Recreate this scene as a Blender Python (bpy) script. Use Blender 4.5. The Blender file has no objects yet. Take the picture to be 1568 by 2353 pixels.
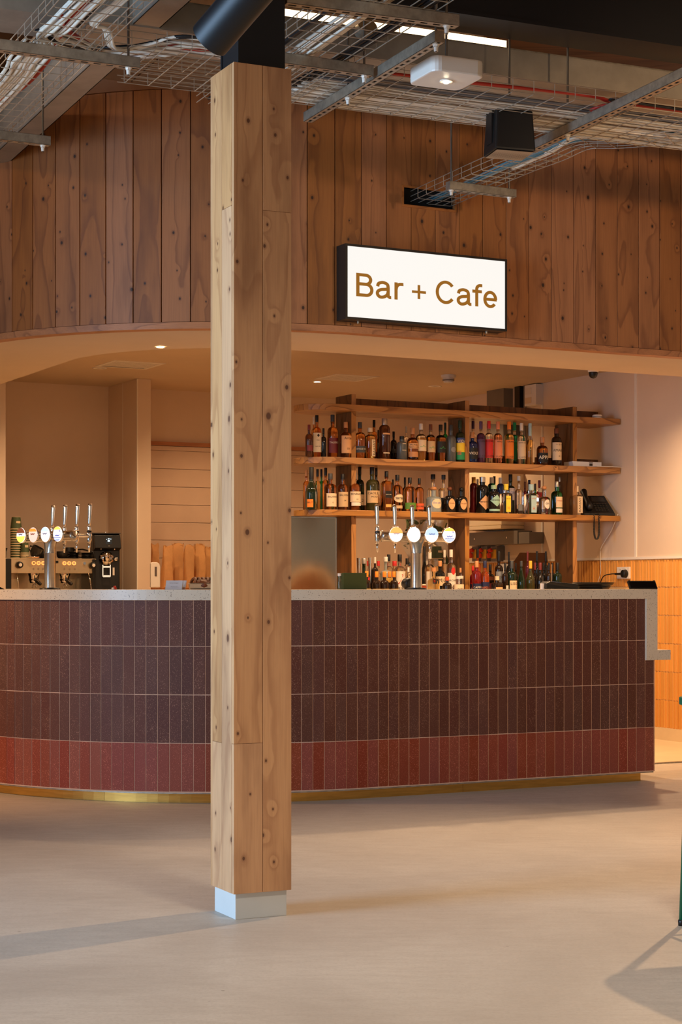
import bpy, bmesh, math, random
from mathutils import Vector, Matrix
random.seed(7)
C = bpy.context.scene.collection
sc = bpy.context.scene
R = math.radians
F = 4100.0; CX = 784.0; HY = 1346.0; H = 1.12       # focal length in pixels of the 1568x2353 frame, eye level

# ---------------------------------------------------------------- camera
cd = bpy.data.cameras.new('camera'); cam = bpy.data.objects.new('camera', cd); C.objects.link(cam)
cam.location = (0, 0, H); cam.rotation_euler = (R(90), 0, 0)
cd.sensor_width = 36; cd.lens = F/2353*36; cd.shift_y = (HY-1176.5)/2353; cd.clip_end = 100
sc.camera = cam

# ---------------------------------------------------------------- world, lamps, exposure
w = bpy.data.worlds.new('world'); sc.world = w; w.use_nodes = True
w.node_tree.nodes['Background'].inputs[0].default_value = (1.0, .86, .70, 1)
w.node_tree.nodes['Background'].inputs[1].default_value = .24
sc.view_settings.view_transform = 'Standard'; sc.view_settings.look = 'None'
sc.view_settings.exposure = 0.0; sc.view_settings.gamma = 1.0; sc.view_settings.use_curve_mapping = False

def lamp(name, kind, loc, target, energy, col, size=.1, size_y=None, angle=60, blend=.5, spread=180):
    l = bpy.data.lights.new(name, kind); l.energy = energy; l.color = col
    if kind == 'AREA':
        l.shape = 'RECTANGLE'; l.size = size; l.size_y = size_y or size; l.spread = R(spread)
    else:
        l.shadow_soft_size = size
        if kind == 'SPOT': l.spot_size = R(angle); l.spot_blend = blend
    o = bpy.data.objects.new(name, l); C.objects.link(o); o.location = loc
    o.rotation_euler = (Vector(target)-Vector(loc)).to_track_quat('-Z', 'Y').to_euler()
    return o
WARM = (1.0, .66, .38); WARM2 = (1.0, .74, .50); DAY = (.44, .68, 1.0)
lamp('window_daylight', 'AREA', (-5.2, 3.6, 1.7), (-.42, 6.05, 1.55), 118, DAY, 1.8, 2.8, spread=80)
lamp('camera_side_fill', 'AREA', (1.8, -2.8, 1.9), (.6, 6.0, 1.7), 62, WARM2, 5.0, 2.6)  # unseen fill light added to brighten surfaces facing the camera
lamp('track_spot_right', 'SPOT', (2.15, 8.0, 3.02), (1.2, 5.6, 0), 260, WARM, .03, angle=120, blend=.6)
lamp('fascia_spot', 'SPOT', (2.9, 5.6, 2.9), (1.7, 9.9, 2.3), 170, WARM, .08, angle=75, blend=.9)
lamp('track_spot_left', 'SPOT', (-3.8, 9.15, 2.1), (-1.95, 9.7, .55), 190, (1, .55, .25), .1, angle=62, blend=.9)
lamp('fascia_fill_left', 'SPOT', (-1.9, 4.9, 2.3), (-1.4, 9.3, 2.85), 48, WARM2, .15, angle=62, blend=1)  # added spot that lifts the dim left part of the fascia
lamp('roof_glow_left', 'POINT', (-2.35, 8.0, 3.78), (0, 0, 0), 9, (1, .66, .34), .08)
lamp('hall_floor_spot', 'SPOT', (1.0, 3.9, 3.2), (.5, 4.4, 0), 190, (1, .88, .72), .2, angle=118, blend=1)

# ---------------------------------------------------------------- frames: the bar stands 27.6 degrees to the picture plane
A = R(27.6265); ca, sa = math.cos(A), math.sin(A)
G = R(24.3); cg, sg = math.cos(G), math.sin(G)
def W(s, c, z=0): return Vector((s*ca-c*sa, s*sa+c*ca, z))
def SC(p): return p.x*ca+p.y*sa, -p.x*sa+p.y*ca
def atc(px, c):
    t = (px-CX)/F; Y = c/(ca-t*sa); return Vector((t*Y, Y, 0))
def ats(px, s):
    t = (px-CX)/F; Y = s/(sa+t*ca); return Vector((t*Y, Y, 0))
def atz(px, py, z):
    Y = (z-H)*F/(HY-py); return Vector(((px-CX)/F*Y, Y, z))
def atY(px, py, Y): return Vector(((px-CX)/F*Y, Y, H+(HY-py)*Y/F))
def zat(py, Y): return H+(HY-py)*Y/F

# ---------------------------------------------------------------- mesh helpers
class MB:
    def __init__(s): s.v = []; s.f = []
    def add(s, vs, fs):
        n = len(s.v); s.v += [tuple(v) for v in vs]; s.f += [tuple(i+n for i in f) for f in fs]; return s
    def box(s, x0, x1, y0, y1, z0, z1, M=None):
        vs = [Vector((x, y, z)) for z in (z0, z1) for y in (y0, y1) for x in (x0, x1)]
        if M is not None: vs = [M @ v for v in vs]
        return s.add(vs, [(0, 2, 3, 1), (4, 5, 7, 6), (0, 1, 5, 4), (2, 6, 7, 3), (0, 4, 6, 2), (1, 3, 7, 5)])
    def prism(s, pts, z0, z1):
        n = len(pts)
        return s.add([(p[0], p[1], z0) for p in pts]+[(p[0], p[1], z1) for p in pts],
                     [tuple(range(n-1, -1, -1)), tuple(range(n, 2*n))]+[(i, (i+1) % n, n+(i+1) % n, n+i) for i in range(n)])
    def lathe(s, prof, n=24, rad=None, M=None, cap=True):
        vs = []
        for r, z in prof:
            for k in range(n):
                th = 2*math.pi*k/n; rr = rad(th, r) if rad else r
                v = Vector((rr*math.cos(th), rr*math.sin(th), z)); vs.append(M @ v if M is not None else v)
        fs = []
        for i in range(len(prof)-1):
            for k in range(n):
                a, b = i*n+k, i*n+(k+1) % n; fs.append((a, b, b+n, a+n))
        if cap: fs += [tuple(range(n-1, -1, -1)), tuple((len(prof)-1)*n+k for k in range(n))]
        return s.add(vs, fs)
    def tube(s, pts, r, n=6, closed=False):
        pts = [Vector(p) for p in pts]; m = len(pts); rs = r if isinstance(r, (list, tuple)) else [r]*m
        up = Vector((0, 0, 1)); vs = []
        for i, p in enumerate(pts):
            if closed: t = pts[(i+1) % m]-pts[i-1]
            else: t = pts[min(i+1, m-1)]-pts[max(i-1, 0)]
            if t.length < 1e-9: t = Vector((0, 0, 1))
            t.normalize(); u = up if abs(t.z) < .95 else Vector((1, 0, 0))
            a = t.cross(u).normalized(); b = a.cross(t)
            for k in range(n):
                th = 2*math.pi*k/n+math.pi/n; vs.append(p+(a*math.cos(th)+b*math.sin(th))*rs[i])
        fs = []
        for i in range(m if closed else m-1):
            for k in range(n):
                q = (i+1) % m; fs.append((i*n+k, i*n+(k+1) % n, q*n+(k+1) % n, q*n+k))
        if not closed: fs += [tuple(range(n-1, -1, -1)), tuple((m-1)*n+k for k in range(n))]
        return s.add(vs, fs)
    def disc(s, r, z=0, n=24, M=None):
        vs = [Vector((r*math.cos(2*math.pi*k/n), r*math.sin(2*math.pi*k/n), z)) for k in range(n)]
        if M is not None: vs = [M @ v for v in vs]
        return s.add(vs, [tuple(range(n))])
    def mesh(s, name, m, smooth=False, bevel=0):
        me = bpy.data.meshes.new(name); me.from_pydata(s.v, [], s.f); me.update()
        bm = bmesh.new(); bm.from_mesh(me); bmesh.ops.recalc_face_normals(bm, faces=bm.faces)
        if bevel: bmesh.ops.bevel(bm, geom=[e for e in bm.edges if len(e.link_faces) == 2 and e.calc_face_angle(0) > .6], offset=bevel, segments=2, affect='EDGES', profile=.6)
        bm.to_mesh(me); bm.free()
        if smooth is True:
            for p in me.polygons: p.use_smooth = True
        elif smooth: me.shade_smooth() if False else smooth_by_angle(me, smooth)
        if m is not None: me.materials.append(m)
        return me
    def obj(s, name, m, parent=None, smooth=False, bevel=0, loc=None, rz=0, label=None):
        return link(name, s.mesh(name, m, smooth, bevel), parent, loc, rz, label)
def smooth_by_angle(me, deg):
    for p in me.polygons: p.use_smooth = True
    bm = bmesh.new(); bm.from_mesh(me)
    for e in bm.edges: e.smooth = not (len(e.link_faces) != 2 or e.calc_face_angle(0) > R(deg))
    bm.to_mesh(me); bm.free()
def link(name, me, parent=None, loc=None, rz=0, label=None):
    o = bpy.data.objects.new(name, me); C.objects.link(o)
    if parent is not None: o.parent = parent
    if loc is not None: o.location = loc
    if rz: o.rotation_euler = (0, 0, rz)
    if label: o['label'] = label
    return o
def thing(name, label, cat, loc=(0, 0, 0), rz=0, group=None):
    o = bpy.data.objects.new(name, None); C.objects.link(o); o.empty_display_size = .05
    o.location = loc; o.rotation_euler = (0, 0, rz); o['label'] = label; o['category'] = cat
    if group: o['group'] = group
    return o
def tag(o, label, cat, group=None):
    o['label'] = label; o['category'] = cat
    if group: o['group'] = group
    return o
def struct(o): o['kind'] = 'structure'; return o
def copy_tree(o, parent=None):
    c = o.copy(); C.objects.link(c); c.parent = parent
    for ch in list(o.children): copy_tree(ch, c)
    return c
def RX(a): return Matrix.Rotation(a, 4, 'X')
def RY(a): return Matrix.Rotation(a, 4, 'Y')
def RZ(a): return Matrix.Rotation(a, 4, 'Z')
def T(x, y, z): return Matrix.Translation((x, y, z))

# ---------------------------------------------------------------- materials
_m = {}
def lin(c):
    return tuple((x/12.92 if x <= .04045 else ((x+.055)/1.055)**2.4) for x in c)
def srgb(r, g, b): return lin((r/255, g/255, b/255))
def mat(name, col, rough=.5, metal=0, trans=0, ior=1.45, emit=None, es=1, coat=0, alpha=1):
    if name in _m: return _m[name]
    m = bpy.data.materials.new(name); m.use_nodes = True; b = m.node_tree.nodes['Principled BSDF']
    b.inputs['Base Color'].default_value = (*col, 1); b.inputs['Roughness'].default_value = rough
    b.inputs['Metallic'].default_value = metal; b.inputs['Transmission Weight'].default_value = trans
    b.inputs['IOR'].default_value = ior; b.inputs['Coat Weight'].default_value = coat
    if emit is not None:
        b.inputs['Emission Color'].default_value = (*emit, 1); b.inputs['Emission Strength'].default_value = es
    _m[name] = m; return m
class NT:
    def __init__(s, name):
        s.m = bpy.data.materials.new(name); s.m.use_nodes = True; s.t = s.m.node_tree
        s.b = s.t.nodes['Principled BSDF']; _m[name] = s.m
    def n(s, typ, **kw):
        x = s.t.nodes.new(typ)
        for k, v in kw.items(): setattr(x, k, v)
        return x
    def l(s, a, b): s.t.links.new(a, b)
    def set(s, sock, v):
        if isinstance(v, bpy.types.NodeSocket): s.l(v, sock)
        else: sock.default_value = v
    def math(s, op, a, b=None, c=None, clamp=False):
        x = s.n('ShaderNodeMath', operation=op); x.use_clamp = clamp; s.set(x.inputs[0], a)
        if b is not None: s.set(x.inputs[1], b)
        if c is not None: s.set(x.inputs[2], c)
        return x.outputs[0]
    def vmath(s, op, a, b=None):
        x = s.n('ShaderNodeVectorMath', operation=op); s.set(x.inputs[0], a)
        if b is not None: s.set(x.inputs[1], b)
        return x.outputs[0]
    def mix(s, f, a, b, typ='MIX'):
        x = s.n('ShaderNodeMix', data_type='RGBA', blend_type=typ); s.set(x.inputs[0], f)
        s.set(x.inputs[6], a if isinstance(a, bpy.types.NodeSocket) else (*a, 1)); s.set(x.inputs[7], b if isinstance(b, bpy.types.NodeSocket) else (*b, 1))
        return x.outputs[2]
    def ramp(s, v, lo, hi, a=0., b=1.):
        x = s.n('ShaderNodeMapRange', interpolation_type='SMOOTHSTEP'); s.set(x.inputs[0], v)
        x.inputs[1].default_value = lo; x.inputs[2].default_value = hi; x.inputs[3].default_value = a; x.inputs[4].default_value = b
        return x.outputs[0]
    def noise(s, vec, scale, detail=3, rough=.5, dist=0):
        x = s.n('ShaderNodeTexNoise'); s.l(vec, x.inputs['Vector']); x.inputs['Scale'].default_value = scale
        x.inputs['Detail'].default_value = detail; x.inputs['Roughness'].default_value = rough; x.inputs['Distortion'].default_value = dist
        return x.outputs['Fac']
    def bump(s, h, strength=.2, dist=.01):
        x = s.n('ShaderNodeBump'); x.inputs['Strength'].default_value = strength; x.inputs['Distance'].default_value = dist
        s.l(h, x.inputs['Height']); s.l(x.outputs[0], s.b.inputs['Normal'])
    def coords(s, rand=True, out='Object'):
        co = s.n('ShaderNodeTexCoord').outputs[out]
        if rand:
            r = s.n('ShaderNodeObjectInfo').outputs['Random']; s.rnd = r
            cx = s.n('ShaderNodeCombineXYZ'); s.l(s.math('MULTIPLY', r, 37.), cx.inputs[0]); s.l(s.math('MULTIPLY', r, 61.), cx.inputs[1]); s.l(s.math('MULTIPLY', r, 83.), cx.inputs[2])
            co = s.vmath('ADD', co, cx.outputs[0])
        return co
    def scale(s, v, x, y, z): return s.vmath('MULTIPLY', v, (x, y, z))

def wood(name, base, dark, knot, kscale=5.0, keep=.5, contour=.5, rough=.55, axis='Z', lines=9, tone=.22, ks=(.028, .075), smudge=.45):
    if name in _m: return _m[name]
    q = NT(name); co = q.coords()
    if axis == 'X':                                                # grain runs along local x: swap axes
        sp = q.n('ShaderNodeSeparateXYZ'); q.l(co, sp.inputs[0]); cb = q.n('ShaderNodeCombineXYZ')
        q.l(sp.outputs[2], cb.inputs[0]); q.l(sp.outputs[1], cb.inputs[1]); q.l(sp.outputs[0], cb.inputs[2]); co = cb.outputs[0]
    kp = q.n('ShaderNodeSeparateXYZ'); q.l(co, kp.inputs[0]); kc = q.n('ShaderNodeCombineXYZ'); q.l(q.math('MULTIPLY', kp.outputs[0], 1.35*kscale), kc.inputs[0]); q.l(q.math('MULTIPLY', kp.outputs[2], kscale), kc.inputs[1])
    v = q.n('ShaderNodeTexVoronoi', voronoi_dimensions='2D'); q.l(kc.outputs[0], v.inputs['Vector']); v.inputs['Scale'].default_value = 1; v.inputs['Randomness'].default_value = .9
    sp = q.n('ShaderNodeSeparateColor'); q.l(v.outputs['Color'], sp.inputs[0])
    on = q.math('GREATER_THAN', sp.outputs[0], 1-keep)
    size = q.math('MULTIPLY_ADD', q.math('MULTIPLY', sp.outputs[1], sp.outputs[2]), ks[1], ks[0])
    d = q.math('DIVIDE', v.outputs['Distance'], size)               # 1 at the knot's rim
    g = q.math('MULTIPLY', q.math('EXPONENT', q.math('MULTIPLY', q.math('MULTIPLY', d, d), -.06)), on)
    big = q.noise(q.scale(co, 5.5, 5.5, .75), 1., 1.5, .4, .25)
    val = q.math('ADD', q.math('MULTIPLY', big, lines), q.math('MULTIPLY', g, q.math('MULTIPLY_ADD', q.noise(co, 14, 2), 1.1, -.1)))
    val = q.math('ADD', val, q.math('MULTIPLY', q.noise(co, 9, 2), .25))
    fr = q.math('FRACT', val)
    line = q.math('ADD', q.math('MULTIPLY', q.ramp(fr, .72, .95), q.ramp(fr, .95, 1., 1., 0.)), q.ramp(fr, .1, .9, 0, .35))
    fine = q.noise(q.scale(co, 160, 160, 5), 1., 3, .6)
    cloud = q.noise(q.scale(co, 9, 9, 1.6), 1., 4, .55)
    col = q.mix(q.math('MULTIPLY', line, contour), base, dark)
    col = q.mix(q.ramp(cloud, .45, .75, 0, smudge), col, tuple(.62*x+.05*y for x, y in zip(dark, base)))
    col = q.mix(q.ramp(fine, .35, .75, 0, .22), col, dark)
    halo = q.math('MULTIPLY', q.ramp(d, 1., 2.0, 1., 0.), on)
    col = q.mix(q.math('MULTIPLY', halo, .35), col, tuple(.5*(x+y) for x, y in zip(dark, knot)))
    core = q.math('MULTIPLY', q.ramp(d, .55, 1., 1., 0.), on)
    col = q.mix(q.math('MULTIPLY', core, .92), col, knot)
    hs = q.n('ShaderNodeHueSaturation'); q.l(col, hs.inputs['Color'])
    q.l(q.math('MULTIPLY_ADD', q.rnd, tone, 1-tone*.5), hs.inputs['Value'])
    q.l(q.math('MULTIPLY_ADD', q.rnd, -.12, 1.06), hs.inputs['Saturation'])
    q.l(hs.outputs[0], q.b.inputs['Base Color']); q.b.inputs['Roughness'].default_value = rough
    q.bump(q.math('SUBTRACT', fine, core), .12, .002)
    return q.m
plank_wood = wood('fascia plank timber', srgb(172, 110, 62), srgb(110, 62, 34), srgb(38, 19, 12), 6.2, .62, .40, lines=7)
column_wood = wood('column timber', srgb(214, 160, 110), srgb(156, 98, 60), srgb(96, 56, 34), 6.6, .72, .30, .5, lines=6, tone=.08, ks=(.035, .085), smudge=.6)
trim_wood = wood('trim timber', srgb(184, 116, 62), srgb(120, 66, 32), srgb(60, 28, 12), 5, .3, .4, .5, 'X')
shelf_wood = wood('stained plywood shelf', srgb(176, 124, 66), srgb(112, 70, 34), srgb(48, 24, 10), 5, .15, .6, .40, 'X', lines=14)
edge_wood = wood('plywood edge', srgb(176, 124, 66), srgb(112, 70, 34), srgb(48, 24, 10), 5, .15, .6, .40, 'Z', lines=22)
post_wood = wood('dark stained plywood', srgb(116, 76, 42), srgb(66, 40, 20), srgb(32, 16, 8), 4, .2, .6, .45)
deck_wood = wood('roof deck timber', srgb(150, 100, 58), srgb(96, 58, 30), srgb(50, 26, 12), 4, .3, .4, .6, 'X')

def plain(name, base, rough=.6, amt=.12, sc_=3, bump=0, spec=None, metal=0, scale=(1, 1, 1), coat=0, rand=False):
    if name in _m: return _m[name]
    q = NT(name); co = q.coords(rand)
    co2 = q.scale(co, *scale)
    n1 = q.noise(co2, sc_, 5, .6)
    col = q.mix(q.ramp(n1, .3, .7), tuple(x*(1-amt) for x in base), tuple(min(1, x*(1+amt)) for x in base))
    if spec:
        scol, sscale, thr = spec
        n2 = q.noise(co, sscale, 1, .5); col = q.mix(q.ramp(n2, thr, thr+.04), col, scol)
    q.l(col, q.b.inputs['Base Color']); q.b.inputs['Roughness'].default_value = rough; q.b.inputs['Metallic'].default_value = metal
    q.b.inputs['Coat Weight'].default_value = coat
    if bump: q.bump(q.noise(co2, sc_*12, 4, .6), bump, .003)
    return q.m
plaster = plain('painted plaster', srgb(206, 182, 152), .75, .03, 2)
panel_white = plain('wall panel white', srgb(224, 200, 174), .38, .03, 2)
shiplap_m = plain('shiplap paint', srgb(206, 176, 148), .5, .04, 3)
slab_m = plain('speckled quartz slab', srgb(222, 204, 178), .32, .03, 6, spec=(srgb(150, 128, 105), 160, .66))
grout_m = plain('grout', srgb(224, 180, 150), .85, .1, 20)
brass_m = plain('brushed brass', srgb(214, 164, 84), .30, .12, 6, metal=1, scale=(1, 1, 12))
steel_m = plain('galvanised steel', srgb(172, 160, 142), .42, .2, 25, metal=.75, bump=.05)
steel_dk = plain('galvanised beam steel', srgb(170, 158, 142), .55, .15, 4, metal=.45, bump=.05)
wire_m = mat('zinc wire', srgb(192, 180, 162), .40, .7)
chrome_m = mat('chrome', (.80, .78, .75), .10, 1)
brushed_m = plain('brushed stainless', srgb(190, 184, 176), .26, .06, 4, metal=1, scale=(1, 1, 30))
black_m = mat('black plastic', (.007, .0065, .006), .42)
black_st = mat('black painted steel', (.006, .006, .007), .48)
blackmat = mat('matt black', (.018, .017, .016), .7)
white_m = mat('white plastic', srgb(232, 222, 208), .4)
white_pl = plain('white painted plinth', srgb(205, 205, 200), .55, .03, 4)

def tile_mat(name, base, dust, var=.3):
    q = NT(name); co = q.coords()
    n1 = q.noise(q.scale(co, 1, 1, .6), 7, 4, .6); n2 = q.noise(co, 260, 2, .6)
    hs = q.n('ShaderNodeHueSaturation'); hs.inputs['Color'].default_value = (*base, 1)
    q.l(q.math('MULTIPLY_ADD', q.rnd, var, 1-var*.5), hs.inputs['Value']); q.l(q.math('MULTIPLY_ADD', q.math('FRACT', q.math('MULTIPLY', q.rnd, 17.)), .008, .496), hs.inputs['Hue'])
    q.l(q.math('MULTIPLY_ADD', q.math('FRACT', q.math('MULTIPLY', q.rnd, 7.3)), .12, .92), hs.inputs['Saturation'])
    col = q.mix(q.ramp(n1, .45, .8, 0, .30), hs.outputs[0], dust)
    col = q.mix(q.math('MULTIPLY', q.ramp(n2, .60, .68), q.ramp(n1, .3, .7, .35, 1.)), col, tuple(min(1, x*2.2+.08) for x in dust))
    q.l(col, q.b.inputs['Base Color']); q.b.inputs['Roughness'].default_value = .62
    q.bump(n2, .15, .001); return q.m
tile_dark = tile_mat('brown clay tile', srgb(92, 44, 26), srgb(122, 80, 56), .22)
tile_red = tile_mat('brick red clay tile', srgb(140, 56, 30), srgb(164, 86, 58), .08)
q = NT('yellow glazed tile'); co = q.coords()
hs = q.n('ShaderNodeHueSaturation'); hs.inputs['Color'].default_value = (*srgb(226, 160, 80), 1); q.l(q.math('MULTIPLY_ADD', q.rnd, .16, .92), hs.inputs['Value'])
q.l(hs.outputs[0], q.b.inputs['Base Color']); q.b.inputs['Roughness'].default_value = .22; yellow_tile = q.m

q = NT('polished concrete'); co = q.coords(False)
n1 = q.noise(co, .9, 6, .62, .4); n2 = q.noise(q.scale(co, 1, 3, 1), 7, 5, .7); n3 = q.noise(co, 90, 3, .6)
col = q.mix(q.ramp(n1, .3, .7), srgb(196, 184, 168), srgb(220, 209, 192))
col = q.mix(q.ramp(n2, .35, .75, 0, .35), col, srgb(178, 162, 144)); col = q.mix(q.ramp(n3, .4, .7, 0, .25), col, srgb(168, 152, 134))
n4 = q.noise(co, 38, 1, .4); col = q.mix(q.ramp(n4, .80, .83, 0, .5), col, srgb(120, 98, 78))
q.l(col, q.b.inputs['Base Color']); q.l(q.ramp(n2, .3, .7, .42, .56), q.b.inputs['Roughness']); q.bump(n3, .06, .001); concrete = q.m
# ---------------------------------------------------------------- the rounded corner that counter, fascia and soffit share
C0, SB, S0, RR = 8.223, 6.328, 4.462, 1.768
U = Vector((ca, sa, 0)); V = Vector((-sa, ca, 0)); CC = W(S0, C0+RR)
def path(L, off=0., z=0.):
    st = SB-S0
    if L < st: p = W(SB-L, C0+off)
    else:
        ph = (L-st)/RR
        if ph <= math.pi/2: p = CC+(RR-off)*(-math.sin(ph)*U-math.cos(ph)*V)
        else: p = W(S0-RR+off, C0+RR+(L-st-RR*math.pi/2))
    return Vector((p.x, p.y, z))
def heading(L):                                                    # turn about z of something facing out of the curve at L
    ph = min(max((L-(SB-S0))/RR, 0), math.pi/2); return A-ph
LEND = (SB-S0)+RR*math.pi/2+1.6
def ribbon(L0, L1, off0, off1, z0, z1, step=.06):
    n = max(2, int((L1-L0)/step)); ls = [L0+(L1-L0)*i/n for i in range(n+1)]
    m = MB(); vs = []
    for l in ls: vs += [path(l, off0, z0), path(l, off1, z0), path(l, off1, z1), path(l, off0, z1)]
    fs = []
    for i in range(n):
        a = 4*i; b = a+4
        fs += [(a+j, a+(j+1) % 4, b+(j+1) % 4, b+j) for j in range(4)]
    fs += [(0, 1, 2, 3), tuple(4*n+j for j in (3, 2, 1, 0))]
    return m.add(vs, fs)

# ---------------------------------------------------------------- floor
m = MB(); m.box(-9, 9, -3, 20, -.06, 0)
floor = struct(m.obj('floor', concrete))
vinyl = plain('bar floor vinyl', srgb(226, 200, 160), .5, .04, 5)
SW = 8.05; CB = 13.75
m = MB(); pts = [W(5.9, 9.03), W(SW, 9.03), W(SW, CB), W(2.6, CB), W(2.6, 12.0), W(3.6, 10.2), W(5.0, 9.03)]
m.prism([(p.x, p.y) for p in pts], 0, .006); m.obj('vinyl_sheet', vinyl, floor)
m = MB(); pts = [W(5.9, 9.005), W(SW+2, 9.005), W(SW+2, 9.03), W(5.9, 9.03)]
m.prism([(p.x, p.y) for p in pts], 0, .008); m.obj('threshold_strip', steel_m, floor)

# ---------------------------------------------------------------- wall_front: curved timber bulkhead over the bar
ZF0, ZF1 = 2.472, 3.665
wf = struct(bpy.data.objects.new('wall_front', None)); C.objects.link(wf)
PW = .1492
plank_me = MB().box(-PW/2+.0016, PW/2-.0016, -.012, .010, ZF0, ZF1).mesh('plank', plank_wood, bevel=.0015)
# offset so that the plank joints fall where the photograph has them (joint at px 1001 near the sign)
def Lof(px, c=C0-.02): return SB-SC(atc(px, c))[0]
Lj = Lof(1001)
hole = (Lof(1045), Lof(928), zat(480, 9.55), zat(437, 9.5))        # cable opening in the fascia
k0 = -int((Lj+2.6)/PW); backing_m = mat('fascia backing', (.02, .012, .008), .9)
ribbon(-3.2, LEND, .012, .06, ZF0, ZF1).obj('backing', backing_m, wf)
k = k0
while Lj+k*PW < LEND-.2:
    L = Lj+(k+.5)*PW; a, b = L-PW/2, L+PW/2
    p = path(L, -.008); hd = heading(L)
    if b > hole[0] and a < hole[1]:
        mm = MB(); lo, hi = max(a, hole[0]), min(b, hole[1])
        X = lambda l: L-l                                          # local x grows towards smaller L
        x0, x1 = -PW/2+.0016, PW/2-.0016
        hx0, hx1 = max(x0, X(hi)), min(x1, X(lo))
        mm.box(x0, x1, -.012, .010, ZF0, hole[2]); mm.box(x0, x1, -.012, .010, hole[3], ZF1)
        if hx0 > x0+1e-4: mm.box(x0, hx0, -.012, .010, hole[2], hole[3])
        if hx1 < x1-1e-4: mm.box(hx1, x1, -.012, .010, hole[2], hole[3])
        mm.obj('plank', plank_wood, wf, loc=p, rz=hd)
    else: link('plank', plank_me, wf, p, hd)
    k += 1
# opening: black sheet painted as the shade inside, and frame
lc = (hole[0]+hole[1])/2; hw = (hole[1]-hole[0])/2; pc = path(lc, -.02); m = MB()
for b_ in ((-hw-.012, hw+.012, -.004, .03, hole[2]-.014, hole[2]), (-hw-.012, hw+.012, -.004, .03, hole[3], hole[3]+.012), (-hw-.012, -hw, -.004, .03, hole[2], hole[3]), (hw, hw+.012, -.004, .03, hole[2], hole[3])): m.box(*b_)
m.obj('opening_frame', trim_wood, wf, loc=pc, rz=A)
MB().box(-hw, hw, .020, .024, hole[2], hole[3]).obj('opening_shade', mat('opening dark', (.003, .003, .003), 1), wf, loc=pc, rz=A)
t1 = struct(ribbon(-3.2, LEND, -.024, .05, 2.436, ZF0-.002).obj('trim_1', trim_wood))
t2 = struct(ribbon(-3.2, LEND, -.026, .06, ZF1+.002, ZF1+.075).obj('trim_2', plain('top trim timber', srgb(150, 96, 52), .5, .15, 3)))

# ---------------------------------------------------------------- ceiling: soffit ring, inner bar ceiling, roof deck
ceil = struct(MB().box(-9, 9, -3, 20, 4.05, 4.12).obj('ceiling', deck_wood))
sof = ribbon(-3.2, LEND+.6, .0, .74, 2.4372, 2.449).obj('soffit', plaster, ceil)
ribbon(-3.2, LEND+.6, .735, .75, 2.449, 2.76).obj('soffit_step', plaster, ceil)
m = MB(); pts = [W(SW+.4, C0+.74), W(SW+.4, CB+.2), W(1.8, CB+.2)]+[path(L, .74) for L in [LEND+.6, LEND]+[(SB-S0)+RR*math.pi/2*(1-i/10) for i in range(11)]]
m.prism([(p.x, p.y) for p in pts], 2.74, 2.76); m.obj('bar_ceiling', plaster, ceil)

# ---------------------------------------------------------------- walls of the bar
def wallbox(name, s0, s1, c0, c1, z0, z1, mt, parent=None):
    m = MB(); pts = [W(s0, c0), W(s1, c0), W(s1, c1), W(s0, c1)]; m.prism([(p.x, p.y) for p in pts], z0, z1); return m.obj(name, mt, parent)
wb = struct(wallbox('wall_back', 2.0, SW+.2, CB, CB+.1, 0, 2.76, panel_white))
wp = struct(wallbox('wall_middle', 5.058, 5.171, 13.10, CB-.001, 0, 2.739, panel_white))
wallbox('corner_bead', 5.052, 5.060, 13.094, 13.102, 0, 2.739, white_m, wp)
wallbox('panel_joint', 5.0565, 5.0580, 13.42, 13.428, 0, 2.739, white_m, wp)
wl = struct(wallbox('wall_left', 1.5, SC(atc(13, 12.7))[0], 12.7, CB-.001, 0, 2.739, panel_white))
# horizontal lining boards and the timber rail on the back wall
sb0, sb1 = 5.172, 6.9; zr = zat(1022, 14.85)
zs = [zr-.055]+[zat(y, 14.85) for y in (1079, 1120, 1161, 1201.5, 1242, 1283, 1325, 1366)]+[.9]
for i in range(len(zs)-1):
    m = MB(); m.box(0, sb1-sb0, -.014, 0, zs[i+1]+.002, zs[i]-.002)
    m.obj('lining_board', shiplap_m, wb, loc=W(sb0, CB), rz=A, bevel=.002)
MB().box(0, sb1-sb0, -.03, 0, zr-.016, zr+.016).obj('timber_rail', trim_wood, wb, loc=W(sb0, CB), rz=A)
MB().box(0, sb1-sb0, -.02, 0, zr-.055, zr-.020).obj('rail_moulding', shiplap_m, wb, loc=W(sb0, CB), rz=A)
# right wall: panels with cover strips above, yellow tiles below
wr = struct(wallbox('wall_right', SW, SW+.1, 8.6, CB+.1, 0, 2.76, panel_white))
def cat(px): return SC(ats(px, SW))[1]
for px in (1462, 1247, 1158):
    c = cat(px); wallbox('cover_strip', SW-.006, SW, c-.012, c+.012, 1.33, 2.74, white_m, wr)
ZT = 1.315
wallbox('tile_trim', SW-.014, SW, 8.6, CB, ZT, ZT+.018, white_m, wr)
wallbox('cove_skirting', SW-.012, SW, 8.6, CB, 0, .095, vinyl, wr)
tp, th = .0605, .2035
def ytile(tw):                                                      # tile with one long bevelled flank and bevelled ends
    m = MB(); w2 = tw/2-.0024; h = th-.005; b = .010; d = .009
    vs = [(-w2, 0, 0), (w2, 0, 0), (w2, 0, h), (-w2, 0, h), (-w2+b, -d, b*.6), (w2-.002, -d, .002), (w2-.002, -d, h-.002), (-w2+b, -d, h-b*.6)]
    m.add(vs, [(4, 5, 6, 7), (0, 1, 5, 4), (1, 2, 6, 5), (2, 3, 7, 6), (3, 0, 4, 7)]); return m.mesh('tile', yellow_tile)
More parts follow.
